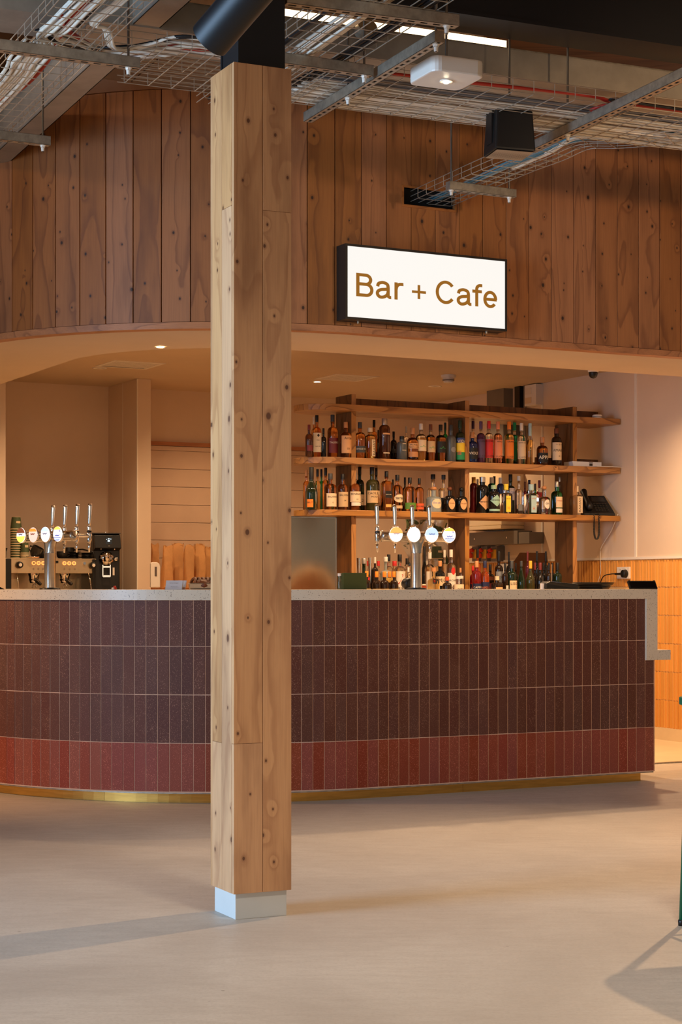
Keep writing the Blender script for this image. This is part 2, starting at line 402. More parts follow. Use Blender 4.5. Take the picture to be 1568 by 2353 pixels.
yts = [ytile(.0340), MB().add([(x, y, z) for x, y, z in ((-.0146, 0, 0), (.0146, 0, 0), (.0146, 0, th-.003), (-.0146, 0, th-.003), (-.0138, -.004, .002), (.0138, -.004, .002), (.0138, -.004, th-.005), (-.0138, -.004, th-.005))], [(4, 5, 6, 7), (0, 1, 5, 4), (1, 2, 6, 5), (2, 3, 7, 6), (3, 0, 4, 7)]).mesh('tile', yellow_tile)]
wallbox('tile_grout', SW-.0015, SW, 8.6, CB, .095, ZT, plain('yellow grout', srgb(240, 196, 128), .8, .05, 5), wr)
rz_r = A-R(90)                                                     # local -y must face -u (into the bar)
cstart = cat(1568)-.80; kk = 0; c = cstart; nt = 0
while c < 13.1:
    me = yts[0] if kk % 3 else yts[1]; wdt = .0340
    rows = range(6) if c < cat(1500) else range(1)
    for r in rows:
        z0 = ZT-(r+1)*th
        link('tile', me, wr, W(SW-.002, c, z0), rz_r); nt += 1
    c += wdt; kk += 1
# closing walls out of view
struct(wallbox('wall_far', -3, 12, 16.2, 16.3, 0, 4.1, mat('far wall', srgb(120, 96, 74), .8)))

# ---------------------------------------------------------------- timber column on a white plinth with black steel above
colr = R(25.6); cpos = Vector((-.3593, 5.964, 0)); e1 = Vector((math.cos(colr), math.sin(colr), 0)); e2 = Vector((-e1.y, e1.x, 0))
S = .2123; cc = cpos+(e1+e2)*S/2
col = thing('timber_column', 'square knotty timber column boxed in boards on a white plinth in front of the bar', 'column', cc, colr)
hS = S/2; t = .018; Z0, Z1 = .088, 2.873
MB().box(-hS+t, hS-t, -hS+t, hS-t, Z0+.004, Z1-.003).obj('core', backing_m, col)
def board(face, x0, x1, z0, z1):
    m = MB(); wd = x1-x0-.0016; m.box(-wd/2, wd/2, 0, t, 0, z1-z0-.0008)
    o = m.obj('board', column_wood, col, bevel=.0012); xm = (x0+x1)/2
    M = Matrix.Rotation(face*math.pi/2, 4, 'Z') @ T(xm, -hS, z0); o.matrix_local = M
zj1 = zat(481, 6.0); zj2 = zat(1708, 5.99); zj3 = zat(1702, 6.14); zj4 = zat(480, 6.04)
board(0, -hS, 0, Z0, zj2); board(0, -hS, 0, zj2, Z1); board(0, 0, hS, Z0, zj1); board(0, 0, hS, zj1, Z1)
board(3, -hS+t, 0, Z0, zj3); board(3, -hS+t, 0, zj3, Z1); board(3, 0, hS-t, Z0, zj4); board(3, 0, hS-t, zj4, Z1)
board(1, -hS+t, 0, Z0, Z1); board(1, 0, hS-t, Z0, Z1); board(2, -hS, 0, Z0, Z1); board(2, 0, hS, Z0, Z1)
MB().box(-.094, .094, -.092, .096, 0, Z0+.004).obj('plinth', white_pl, col, bevel=.002, label='white painted plinth block')
sp_ = thing('steel_post', 'black painted steel post rising out of the top of the timber column', 'post', cc+Vector((0, 0, Z1-.004)), colr)
m = MB(); m.box(-.080, .094, -.080, -.070, 0, 1.18); m.box(-.080, .094, .070, .080, 0, 1.18); m.box(.002, .012, -.07, .07, 0, 1.18); m.obj('flange', black_st, sp_, bevel=.003)
MB().box(-.075, -.069, -.074, .074, 0, 1.18).obj('side_plate', black_st, sp_)

# ---------------------------------------------------------------- bar counter
bar = thing('bar_counter', 'long curved bar counter clad in brown and red upright tiles with a pale stone top', 'counter', (0, 0, 0))
PT = .06216; TH = .2492; ZB = .0615
ribbon(-.006, LEND-.5, .0016, .10, ZB-.004, 1.046).obj('counter_body', grout_m, bar)
ribbon(.0, LEND-.5, .004, .11, ZB-.011, ZB-.004).obj('bottom_edge_trim', steel_m, bar, label='thin grey metal edge under the bottom tiles')
heights = [(ZB, ZB+TH), (ZB+TH, ZB+2*TH), (ZB+2*TH, ZB+3*TH), (ZB+3*TH, 1.046)]
gj = .0034
tm = [MB().box(-PT/2+gj/2, PT/2-gj/2, 0, .010, 0, h1-h0-gj).mesh('tile', tile_red if i == 0 else tile_dark, bevel=.0008) for i, (h0, h1) in enumerate(heights)]
tm_half = MB().box(-PT/2+gj/2, PT/2-gj/2, 0, .010, 0, .695-heights[2][0]-gj).mesh('tile', tile_dark)
jr = random.Random(3)
for i in range(74):
    L = (i+.5)*PT
    for r, (h0, h1) in enumerate(heights):
        me = tm[r]
        if i == 0 and r == 3: continue
        p = path(L, jr.uniform(-.0006, .0006), h0+gj/2+jr.uniform(-.0006, .0006))
        if i == 0 and r == 2: me = tm_half; 
        link('tile', me, bar, p, heading(L))
# brass kick plates, butt jointed
brks = [-.0, Lof(1200, C0+.05), Lof(860, C0+.05), 3.62, Lof(404, C0+.05) if False else 3.62]
ed = [.055, 1.25, 2.45, 3.30, 4.20, 5.4]
for a_, b_ in zip(ed[:-1], ed[1:]): ribbon(a_+.0008, b_-.0008, .052, .07, 0, ZB-.008).obj('kick_plate', brass_m, bar, label='brushed brass kick plate')
wallbox('kick_plate', SB-.057, SB-.052, C0+.072, C0+.65, 0, ZB-.008, brass_m, bar)
# stone top with its folded end: waterfall and low ledge
EZ = 1.1
ribbon(-.016, LEND-.5, -.012, .72, 1.046, EZ, .05).obj('stone_top', slab_m, bar)
wallbox('waterfall_end', SB-.062, SB+.016, C0-.012, C0+.72, .695, 1.046, slab_m, bar)
wallbox('end_ledge', SB+.016, SB+.110, C0-.012, C0+.72, .695, .752, slab_m, bar)
wallbox('end_panel', SB-.01, SB+.004, C0+.004, C0+.66, ZB, .695, tile_dark, bar)

# ---------------------------------------------------------------- furniture behind the bar
cab_m = plain('back counter laminate', srgb(170, 140, 104), .5, .05, 3)
def unit(name, label, s0, s1, c0, c1, z, top_m=cab_m, body=cab_m, cat='counter'):
    o = thing(name, label, cat, W(s0, c0), A); L = s1-s0; D = c1-c0
    MB().box(0, L, .02, D, .1, z-.03).obj('carcass', body, o); MB().box(0, L, 0, D, z-.03, z).obj('worktop', top_m, o, bevel=.002)
    MB().box(0, L, .05, D, 0, .1).obj('toe_kick', blackmat, o)
    n = max(1, round(L/.6))
    for i in range(n): MB().box(i*L/n+.003, (i+1)*L/n-.003, .002, .02, .12, z-.035).obj('door', body, o)
    return o
unit('coffee_counter', 'low back counter carrying the espresso machine, mostly hidden by the bar', 4.02, 5.05, 12.88, 13.74, .92)
unit('bag_counter', 'pale wooden back counter under the brown paper bags', 5.18, 5.64, 12.9, 13.73, 1.105, trim_wood)
unit('bottle_counter', 'dark back counter under the bottle shelves holding the lower bottles', 5.60, 8.0, 10.78, 11.36, 1.045, post_wood, blackmat)
unit('boiler_counter', 'short stand under the stainless steel cabinet right of the column', 5.05, 5.50, 10.15, 10.70, 1.085, brushed_m, blackmat)

# ---------------------------------------------------------------- bottle shelving
CS = 10.85; SE = 8.035; SD = .40
sh = thing('bottle_shelving', 'stained plywood bottle shelving with three rounded shelves on thick uprights', 'shelf', W(0, 0), 0)
su = 5.655
def shelf_pts():
    pts = [(SE, CS), (SE, CS+SD), (su, CS+SD)]
    for i in range(1, 16):
        th_ = math.pi/2+math.pi*i/16; pts.append((su+SD/2*1.1*math.cos(th_), CS+SD/2+SD/2*math.sin(th_)))
    pts.append((su, CS)); return [W(a_, b_) for a_, b_ in pts]
SHZ = [(1.602, 1.642), (1.958, 2.003), (2.325, 2.368)]
ups = [SC(atc(813, CS+.06))[0], SC(atc(1074, CS+.06))[0], SC(atc(1321.5, CS+.06))[0]]
for z0, z1 in SHZ:
    m = MB(); pp = shelf_pts(); m.prism([(p.x*ca+p.y*sa-su, -p.x*sa+p.y*ca-CS) for p in pp], z0, z1)
    s_ = m.obj('shelf', shelf_wood, sh, bevel=.003, loc=W(su, CS), rz=A)
for i, z1 in enumerate((1.642, 2.003, 2.368)):
    zt = z1+.078 if i else z1+.05; e = SC(atc(1386, CS+.31))[0]
    MB().box(0, e-ups[0], 0, .018, z1, zt).obj('back_rail', post_wood, sh, loc=W(ups[0], CS+.30), rz=A)
for s_ in ups:
    for a_, b_ in ((1.045, 1.602), (1.642, 1.958), (2.003, 2.325), (2.368, 2.447)):
        MB().box(-.018, .018, 0, .235, a_, b_).obj('upright', post_wood, sh, loc=W(s_, CS+.06), rz=A, bevel=.002)
        m = MB(); m.box(-.0178, .0178, -.0015, .0005, a_+.001, b_-.001); m.obj('upright_edge', edge_wood, sh, loc=W(s_, CS+.06), rz=A)
# ---------------------------------------------------------------- roof steel
UG = Vector((cg, sg, 0)); VG = Vector((-sg, cg, 0))
def GC(p): return p.x*cg+p.y*sg, -p.x*sg+p.y*cg                     # (along, across) in the roof grid
def WG(a_, b_, z=0): return Vector((a_*cg-b_*sg, a_*sg+b_*cg, z))
def gbeam(name, label, cat, loc, L, along='U', boxes=(), m=steel_dk, part='web'):
    o = thing(name, label, cat, loc, G if along == 'U' else G+R(90))
    for nm, b_, mm_ in boxes: MB().box(0, L, *b_).obj(nm, mm_ or m, o)
    return o
# big galvanised box beam running away from the camera at the left
p0 = atz(205, 150, 3.38); a0, b0 = GC(p0)
o = thing('steel_beam', 'broad galvanised beam slanting down from the trays to the fascia at far left', 'beam', WG(a0, b0-3.2, 3.38), G+R(90))
Lb = 5.45
MB().box(0, Lb, -.115, 0, 0, .006).obj('bottom_flange', steel_dk, o)
MB().box(0, Lb, -.004, 0, 0, .22).obj('left_web', steel_dk, o); MB().box(0, Lb, -.115, -.111, .0, .22).obj('right_web', steel_dk, o)
MB().box(0, Lb, -.05, .11, .20, .206).obj('top_flange', steel_dk, o)
MB().box(0, Lb, -.26, -.115, .20, .206).obj('side_flange', steel_dk, o)
# galvanised purlin along the hall at the right, in front of the bar
pN = atz(1099, 163, 3.38); aN, bN = GC(pN)
o = thing('steel_beam', 'long galvanised beam crossing above the white emergency light', 'beam', WG(aN-3.2, bN, 3.38), G)
MB().box(0, 7, 0, .004, 0, .115).obj('web', steel_dk, o); MB().box(0, 7, -.0, .30, -.006, 0).obj('bottom_flange', steel_dk, o)
MB().box(0, 7, -.0, .012, .115, .121).obj('lip', steel_m, o); MB().box(0, 7, .296, .30, 0, .05).obj('rear_lip', steel_dk, o)
for px in (1170, 1380, 940):
    q_ = atz(px, 112, 3.5); aq, bq = GC(q_)
MB().box(2.15, 3.35, .012, .020, .122, .155).obj('light_strip', mat('emissive strip', (1, .8, .55), .5, emit=(1, .70, .40), es=3.5), o, label='glowing strip of light above the beam')  # emitting strip put in for the bright gap above the beam
# black steel beam at the top right
pO = atz(1568, 103, 3.5); aO, bO = GC(pO)
o = thing('steel_beam', 'deep black steel beam across the top right corner', 'beam', WG(aO-4.4, bO, 3.5), G)
MB().box(0, 7, 0, .22, -.008, .008).obj('bottom_flange', black_st, o); MB().box(0, 7, .006, .018, .008, .52).obj('web', black_st, o)
MB().box(0, 7, 0, .30, .52, .535).obj('top_flange', black_st, o)
# sheet metal panels of the roof cassette at the upper left with cleats
pz = 3.62; m4 = plain('dull zinc sheet', srgb(150, 128, 106), .6, .08, 3, metal=.35)
q0 = atz(300, 60, pz); aq, bq = GC(q0)
o = thing('roof_cassette', 'dull sheet metal ceiling panels behind the black spotlight', 'panel', WG(aq-.35, bq-1.0, pz), G)
for i in range(3):
    for j in range(3):
        MB().box(i*.62+.004, (i+1)*.62-.004, j*.62+.004, (j+1)*.62-.004, 0, .012).obj('sheet_panel', m4, o)
for (x, y) in ((.95, .60), (.66, .98)):
    m = MB(); m.box(x-.10, x+.10, y-.012, y+.012, -.075, 0); m.obj('cleat', steel_dk, o)
    for dx in (-.06, .06): MB().lathe([(.010, 0), (.010, .010)], 6, M=T(x+dx, y-.012, -.04) @ RX(R(90))).obj('bolt', steel_m, o)

# ---------------------------------------------------------------- slotted steel channels that carry the trays
ZC = 3.114; slot_m = mat('slot shadow', (.006, .005, .004), 1)
rod_m = mat('threaded rod', srgb(130, 124, 116), .4, 1)
def channel(label, pa, pb, ends=(0, 1), zc=ZC, rods=(.04,), rodh=.85):
    d = pb-pa; L = d.length; rz = math.atan2(d.y, d.x)
    o = thing('strut_channel', label, 'channel', Vector((pa.x, pa.y, zc)), rz, 'slotted channels under the cable trays')
    w2 = .0205; m = MB()
    m.box(0, L, -w2, -w2+.002, 0, .041); m.box(0, L, w2-.002, w2, 0, .041)
    m.box(0, L, -w2, -w2+.009, .039, .041); m.box(0, L, w2-.009, w2, .039, .041)
    # slotted bottom: two rails with bridges between the slots
    m.box(0, L, -w2, -.0065, 0, .002); m.box(0, L, .0065, w2, 0, .002)
    x = 0; n = int(L/.05)
    for i in range(n+1): m.box(max(0, i*.05-.011), min(L, i*.05+.011), -.0065, .0065, 0, .002)
    m.obj('channel_body', steel_m, o)
    for e in (0, 1):
        if e in ends: MB().box(-.001 if e == 0 else L-.001, .001 if e == 0 else L+.001, -w2, w2, 0, .041).obj('end_cap', steel_m, o)
    for x in [r_ if r_ >= 0 else L+r_ for r_ in rods]:
        m = MB(); m.lathe([(.005, -.03), (.005, rodh)], 8, M=T(x, 0, 0)); m.obj('threaded_rod', rod_m, o)
        m = MB(); m.lathe([(.011, -.009), (.011, 0)], 6, M=T(x, 0, 0)); m.lathe([(.014, -.0015), (.014, 0)], 12, M=T(x, 0, 0)); m.lathe([(.0075, -.026), (.0085, -.010)], 10, M=T(x, 0, 0)); m.obj('nut', white_m, o)
    return o
def gx(px, py, z=ZC): return atz(px, py, z)
channel('slotted steel channel at the top left, crossing the red cable', gx(-60, 110), gx(318, 159), rods=(-.04,))
channel('short slotted steel channel end over the fascia at far left', gx(-90, 312), gx(113, 336), rods=(-.03,))
channel('upper slotted steel channel right of the black post, nearest the black beam', gx(656, 10.5), gx(1050, 63), rods=(-.04,))
channel('slotted steel channel just right of the column top', gx(545, 133), gx(853, 177), rods=(-.03,))
channel('slotted steel channel slanting down left of the emergency light', gx(708, 281), gx(1011, 97), rods=(.42, -.03), rodh=.30)
channel('slotted steel channel carrying red cable at the right edge', gx(1222, 350), gx(1640, 150), rods=(.34,))
channel('short slotted steel channel hanging in front of the timber fascia', gx(1030, 436), gx(1182, 455), rods=(.02, -.03))

# ---------------------------------------------------------------- wire mesh trays
ZTR = 3.160
def tray(label, pts, wdt, h=.055, nl=6, cross=.10, sides=(1, 1), zs=None, wr_=.0020):
    """pts: centre line on the tray floor"""
    o = thing('cable_tray', label, 'cable tray', pts[0], 0, 'wire mesh cable trays'); base = Vector(pts[0])
    P = [Vector(p) for p in pts]; seg = [(P[i+1]-P[i]).length for i in range(len(P)-1)]
    def frame(i):
        t_ = (P[min(i+1, len(P)-1)]-P[max(i-1, 0)]); t_.z = 0; t_.normalize(); return Vector((-t_.y, t_.x, 0))
    m = MB()
    offs = [(-wdt/2+wdt*i/(nl-1), 0) for i in range(nl)]
    for sd, on in ((-1, sides[0]), (1, sides[1])):
        if on: offs += [(sd*wdt/2, h), (sd*wdt/2, h*.5)]
    for f_, z_ in offs: m.tube([P[i]+frame(i)*f_+Vector((0, 0, z_))-base for i in range(len(P))], wr_, 4)
    m.obj('long_wires', wire_m, o)
    m = MB(); tot = sum(seg); d = cross*.3
    while d < tot:
        acc = 0
        for i, s_ in enumerate(seg):
            if acc+s_ >= d: break
            acc += s_
        f_ = (d-acc)/s_; c_ = P[i].lerp(P[i+1], f_); n_ = frame(i).lerp(frame(i+1), f_).normalized()
        pl = []
        if sides[0]: pl += [c_-n_*wdt/2+Vector((0, 0, h)), c_-n_*wdt/2+Vector((0, 0, .008))]
        pl += [c_-n_*(wdt/2-.008)-Vector((0, 0, .002)), c_+n_*(wdt/2-.008)-Vector((0, 0, .002))]
        if sides[1]: pl += [c_+n_*wdt/2+Vector((0, 0, .008)), c_+n_*wdt/2+Vector((0, 0, h))]
        m.tube([p-base for p in pl], wr_, 4); d += cross
    m.obj('cross_wires', wire_m, o); return o
def inter(p, q_, n): return [p.lerp(q_, i/n) for i in range(n+1)]
# long tray along the bar (far edge measured)
gL = GC(atz(267, 190, ZTR)); gR = GC(atz(1568, 343, ZTR)); bG = (gL[1]+gR[1])/2-.27
tray('wide wire tray of white cables running the length of the bar', [WG(gL[0]+.0, bG, ZTR), WG(gR[0]+.9, bG, ZTR)], .54, nl=11)
# tray receding at the left with red and white cables
aH, bH = GC(atz(230, 1, ZTR)); aH = GC(atz(135, 0, ZTR))[0]+.15; bE = GC(atz(0, 300, ZTR))[1]
tray('wire tray at far left with the red cable, running towards the fascia', [WG(aH, bH-1.2, ZTR), WG(aH, bE+.5, ZTR)], .30, nl=7)
tray('second wire tray at far left above the first, carrying grey cables', [WG(aH+.10, bH-.9, ZTR+.12), WG(aH+.10, bE-.75, ZTR+.12)], .14, nl=4)
# short link tray sweeping from left to the column
pk0 = atz(150, 103, 3.19); ak, bk = GC(pk0)
tray('short wire tray bridging behind the black spotlight', [WG(ak, bk+.02, 3.19), WG(ak+.95, bk+.04, 3.19)], .26, nl=6)
# tray right of the column
aJ, bJ = GC(atz(774, 171, ZTR)); aJ -= .185
tray('wire tray right of the column resting on two slotted channels', [WG(aJ, bJ-1.5, ZTR), WG(aJ, bJ+.62, ZTR)], .37, nl=8)
# tray that comes out of the fascia opening and bends into the long tray
aF, bF = GC(atc(985, C0)); e0 = atc(985, C0+.03)
eF = [Vector((e0.x, e0.y, ZTR)), Vector((.80, 8.80, ZTR)), Vector((.96, 8.52, ZTR+.005)), Vector((1.10, 8.36, ZTR+.03)), Vector((1.26, 8.27, ZTR+.015)), Vector((1.45, 8.15, ZTR)), Vector((1.75, 8.05, ZTR))]
def smooth(pts, n=6):
    out = []; P = [pts[0]]+list(pts)+[pts[-1]]
    for i in range(1, len(P)-2):
        for k in range(n):
            t_ = k/n; a_, b_, c_, d_ = [Vector(x) for x in P[i-1:i+3]]
            out.append(.5*((2*b_)+(-a_+c_)*t_+(2*a_-5*b_+4*c_-d_)*t_*t_+(-a_+3*b_-3*c_+d_)*t_**3))
    return out+[Vector(P[-2])]
tray('wire tray coming out of the opening in the timber fascia', smooth(eF, 5), .25, nl=6)

# ---------------------------------------------------------------- cables
def cabm(n, c): return mat(n+' cable sheath', srgb(*c), .45)
CW, CG_, CR, CBK, CBL = cabm('white', (240, 230, 212)), cabm('grey', (110, 108, 108)), cabm('red', (186, 50, 34)), cabm('black', (22, 22, 24)), cabm('blue', (84, 128, 142))
rc = random.Random(11)
def bundle(label, pts, n, spread, r, m_, h=.02, step=6, cat='cable', name='cable_bundle'):
    P = smooth([Vector(p) for p in pts], step); o = thing(name, label, cat, P[0])
    for k_ in range(n):
        f0 = (k_+.5)/n-.5; ph = rc.uniform(0, 6); fq = rc.uniform(.3, .8); zz = rc.uniform(0, h); L_ = []
        for i, p in enumerate(P):
            t_ = P[min(i+1, len(P)-1)]-P[max(i-1, 0)]; t_.z = 0; t_.normalize(); nn = Vector((-t_.y, t_.x, 0))
            L_.append(p-P[0]+nn*(f0*spread+.03*spread*math.sin(ph+fq*i))+Vector((0, 0, zz+.15*h*math.sin(ph*2+fq*1.3*i)+r)))
        MB().tube(L_, r, 6).obj('cable', m_, o, smooth=True)
    return o
bundle('white cables laid along the far side of the long tray', [WG(gL[0]+.7, bG+.12, ZTR), WG(gR[0]-1.0, bG+.13, ZTR), WG(gR[0]+.85, bG+.12, ZTR)], 22, .30, .0052, CW, .02, 12)
bundle('grey cables along the middle of the long tray', [WG(gL[0]+.7, bG-.06, ZTR+.01), WG(gL[0]+2.2, bG-.04, ZTR+.02), WG(gR[0], bG-.06, ZTR+.01), WG(gR[0]+.85, bG-.06, ZTR+.01)], 7, .07, .0055, CG_, .02, 10)
bundle('red cable along the near side of the long tray', [WG(gL[0]+.8, bG-.17, ZTR+.02), WG(gL[0]+1.9, bG-.18, ZTR+.04), WG(gR[0]-.55, bG-.17, ZTR+.03), WG(gR[0]+.8, bG-.2, ZTR+.03)], 2, .012, .0065, CR, .006, 10)
bundle('black cables at the near edge of the long tray', [WG(gL[0]+2.1, bG-.245, ZTR+.02), WG(gR[0]-.6, bG-.24, ZTR+.02), WG(gR[0]+.8, bG-.25, ZTR+.01)], 3, .03, .006, CBK, .01, 10)
bundle('thick white cable loom following the left tray and curving to the column', [WG(aH-.02, bH-1.1, ZTR), WG(aH-.02, bH-.3, ZTR+.01), atz(150, 60, 3.20), atz(112, 92, 3.20), atz(170, 112, 3.20), atz(245, 138, 3.195), atz(330, 130, 3.20), atz(420, 120, 3.21), atz(520, 132, 3.20)], 9, .10, .0072, CW, .03)
bundle('white cables in the lower run of the far left tray', [atz(95, 110, ZTR), atz(60, 150, ZTR), WG(aH-.04, bE-.75, ZTR), WG(aH-.04, bE+.3, ZTR)], 9, .13, .0072, CW, .02)
bundle('red cable in the upper part of the far left tray', [WG(aH-.07, bH-1.1, ZTR+.03), atz(150, 70, 3.21), atz(105, 150, ZTR+.03), atz(40, 215, ZTR+.03), atz(-30, 260, ZTR+.03)], 2, .012, .0075, CR, .008)
bundle('red cable curving from the left tray behind the spotlight', [atz(140, 40, 3.21), atz(150, 72, 3.21), atz(205, 108, 3.22), atz(250, 131, 3.21), atz(330, 122, 3.215), atz(410, 113, 3.22), atz(520, 132, 3.21)], 2, .012, .0078, CR, .008)
bundle('grey cables in the second left tray', [WG(aH+.08, bH-.8, ZTR+.13), WG(aH+.08, bH+.6, ZTR+.13), WG(aH+.08, bE-.6, ZTR+.13)], 8, .12, .006, CG_, .02)
bundle('thin white cables looping under the left trays', [atz(300, -10, 3.24), atz(262, 22, 3.22), atz(215, 62, 3.2), atz(245, 75, 3.2), atz(262, 118, 3.17), atz(330, 112, 3.2), atz(400, 92, 3.22), atz(470, 98, 3.22), atz(520, 112, 3.22)], 4, .03, .006, CW, .01)
bundle('black cable snaking past the spotlight', [atz(85, 74, 3.22), atz(130, 100, 3.2), atz(200, 118, 3.2), atz(270, 113, 3.2), atz(330, 108, 3.21), atz(420, 90, 3.22), atz(520, 96, 3.22)], 3, .02, .006, CBK, .01)
bundle('white cable loom in the tray right of the column', [WG(aJ-.02, bJ-1.4, ZTR), WG(aJ-.03, bJ-.5, ZTR), WG(aJ-.02, bJ+.6, ZTR)], 8, .11, .0065, CW, .02)
bundle('black cables on the left of the tray by the column', [WG(aJ-.13, bJ-1.4, ZTR+.01), WG(aJ-.14, bJ-.4, ZTR+.01), WG(aJ-.13, bJ+.6, ZTR+.01)], 3, .025, .0065, CBK, .012)
bundle('black cables on the right of the tray by the column', [WG(aJ+.14, bJ-1.4, ZTR+.01), WG(aJ+.15, bJ-.3, ZTR+.01), WG(aJ+.10, bJ+.6, ZTR+.01)], 5, .05, .006, CBK, .012)
bundle('blue data cables in the tray leaving the fascia opening', [eF[0]+Vector((.02, -.0, .01)), eF[1]+Vector((0, 0, .01)), eF[2]+Vector((0, 0, .01)), eF[3]+Vector((0, 0, .01)), eF[4]+Vector((0, 0, .01)), eF[5]+Vector((0, 0, .01)), eF[6]+Vector((0, 0, .01))], 5, .055, .0052, CBL, .015)
bundle('white cables beside the blue ones in the fascia tray', [eF[1]+Vector((.05, 0, .01)), eF[2]+Vector((.03, 0, .012)), eF[3]+Vector((0, -.02, .012)), eF[4]+Vector((0, -.02, .01))], 4, .04, .0052, CW, .012)
bundle('red cables clipped along the channel at the right edge', [atz(1360, 262, 3.16), atz(1395, 252, 3.165), atz(1440, 235, 3.165), atz(1560, 178, 3.165), atz(1640, 140, 3.165)], 4, .03, .007, CR, .012)

# ---------------------------------------------------------------- emergency light, speaker, spotlight
el = thing('emergency_light', 'square white ceiling emergency light with a small lit lamp', 'light', atY(1026, 186, 6.95), G)
pts = []
for cx_, cy_, a_ in ((.078, .078, 0), (-.078, .078, 90), (-.078, -.078, 180), (.078, -.078, 270)):
    for i in range(5): t_ = R(a_+i*22.5); pts.append((cx_+.035*math.cos(t_), cy_+.035*math.sin(t_)))
MB().prism(pts, 0, .062).obj('housing', white_m, el, bevel=.006)
MB().lathe([(.026, -.004), (.026, 0)], 24).obj('bezel', white_m, el)
MB().lathe([(.008, -.010), (.013, -.004)], 16).obj('lamp', mat('emergency lamp', (1, .9, .7), .4, emit=(1, .85, .6), es=60), el)
MB().lathe([(.005, .062), (.005, .25)], 8).obj('stem', rod_m, el)
spk = thing('loudspeaker', 'small black loudspeaker hanging face down from a steel rod', 'speaker', atY(1171, 357, 7.75), R(18))
m = MB(); a_, b_ = .094, .072
vs = [(-a_, -b_, .008), (a_, -b_, .008), (a_, b_, 0), (-a_, b_, 0), (-.084, -.062, .185), (.084, -.062, .185), (.084, .062, .18), (-.084, .062, .18)]
m.add(vs, [(0, 1, 2, 3), (4, 5, 6, 7), (0, 1, 5, 4), (1, 2, 6, 5), (2, 3, 7, 6), (3, 0, 4, 7)]); m.obj('cabinet', black_m, spk, bevel=.008)
m = MB(); m.add([(-.086, -.066, .004), (.086, -.066, .004), (.086, .066, -.003), (-.086, .066, -.003)], [(0, 1, 2, 3)]); 
q = NT('perforated grille'); co = q.coords(False); v_ = q.n('ShaderNodeTexVoronoi'); q.l(co, v_.inputs['Vector']); v_.inputs['Scale'].default_value = 130; v_.inputs['Randomness'].default_value = 0
q.l(q.mix(q.ramp(v_.outputs['Distance'], .28, .38), srgb(20, 16, 12), srgb(176, 150, 120)), q.b.inputs['Base Color']); q.b.inputs['Roughness'].default_value = .5
m.obj('grille', q.m, spk)
m = MB(); m.box(-.06, .06, -.012, .012, .184, .190); m.box(-.015, .015, -.012, .012, .19, .20); m.obj('bracket', steel_m, spk)
MB().box(-.096, -.086, -.03, .03, .04, .20).obj('yoke', black_m, spk); MB().box(.086, .096, -.03, .03, .06, .20).obj('yoke', black_m, spk)
MB().lathe([(.005, .19), (.005, .95)], 8).obj('hanging_rod', rod_m, spk)
s0 = atY(482, 92, 5.2); s1 = atY(665, -120, 5.0)
spot = thing('track_spotlight', 'large matt black cylindrical spotlight tilted down in front of the steel post', 'light', s0)
d = (s1-s0); M = d.to_track_quat('Z', 'Y').to_matrix().to_4x4(); L_ = d.length
MB().lathe([(.060, 0), (.0605, .003), (.0605, L_)], 40, M=M, cap=False).obj('barrel', black_st, spot, smooth=40)
MB().lathe([(.0595, L_-.01), (.0595, L_)], 40, M=M).obj('rear_cap', black_st, spot)
MB().lathe([(.056, .02), (.056, .03)], 32, M=M).obj('lens', mat('dark lens', (.01, .01, .012), .15), spot)
m = MB(); m.lathe([(.010, 0), (.010, .5)], 10, M=T(d.x, d.y, d.z)); m.obj('mounting_stem', black_st, spot)
# junction boxes and spare bits near the trays
jb = thing('junction_box', 'small round grey duct collar above the tray right of the column', 'duct', atY(835, 78, 7.6), G)
MB().lathe([(.045, 0), (.045, .05)], 24, M=RX(R(60))).obj('collar', steel_m, jb, smooth=40); MB().lathe([(.030, -.004), (.030, .0)], 24, M=RX(R(60))).obj('cap', black_m, jb)

# ---------------------------------------------------------------- lit sign
sg0 = SC(atc(794.5, C0-.113))[0]; sg1 = SC(atc(1166, C0-.113))[0]; SL = sg1-sg0
sign = thing('lightbox_sign', 'black framed glowing white box sign reading Bar + Cafe on the timber fascia', 'sign', W(sg0, C0-.113, 2.492), A)
SHH = .388; m = MB(); m.box(0, SL, 0, .10, 0, SHH); 
m = MB(); fw = .012; m.box(0, fw, 0, .10, 0, SHH); m.box(SL-fw, SL, 0, .10, 0, SHH); m.box(fw, SL-fw, 0, .10, 0, fw); m.box(fw, SL-fw, 0, .10, SHH-fw, SHH); m.box(fw, SL-fw, .09, .10, fw, SHH-fw)
m.obj('casing', mat('sign casing', (.022, .016, .012), .4), sign)
face_m = mat('glowing acrylic', (.25, .24, .22), .4, emit=(1, .985, .94), es=.86)
MB().box(fw, SL-fw, .004, .010, fw, SHH-fw).obj('face_panel', face_m, sign)
for x in (.1, SL-.1): MB().lathe([(.006, -.012), (.006, 0)], 8, M=T(x, .05, 0)).obj('fixing_screw', steel_m, sign)
sign_ink = mat('sign letters', srgb(150, 104, 32), .5, emit=srgb(150, 98, 26), es=.5)
def arc(cx, cy, rx, ry, a0, a1, n=18): return [(cx+rx*math.cos(R(a0+(a1-a0)*i/n)), cy+ry*math.sin(R(a0+(a1-a0)*i/n))) for i in range(n+1)]
def spl(*p): return [(v.x, v.y) for v in smooth([Vector((x, y, 0)) for x, y in p], 6)]
LA = [spl((.085, .50), (.13, .63), (.31, .685), (.49, .62), (.53, .48))+[(.53, .17), (.545, .09), (.59, .065), (.66, .068)], spl((.53, .43), (.42, .40), (.22, .37), (.09, .28), (.085, .15), (.19, .055), (.35, .07), (.48, .16), (.53, .28))]
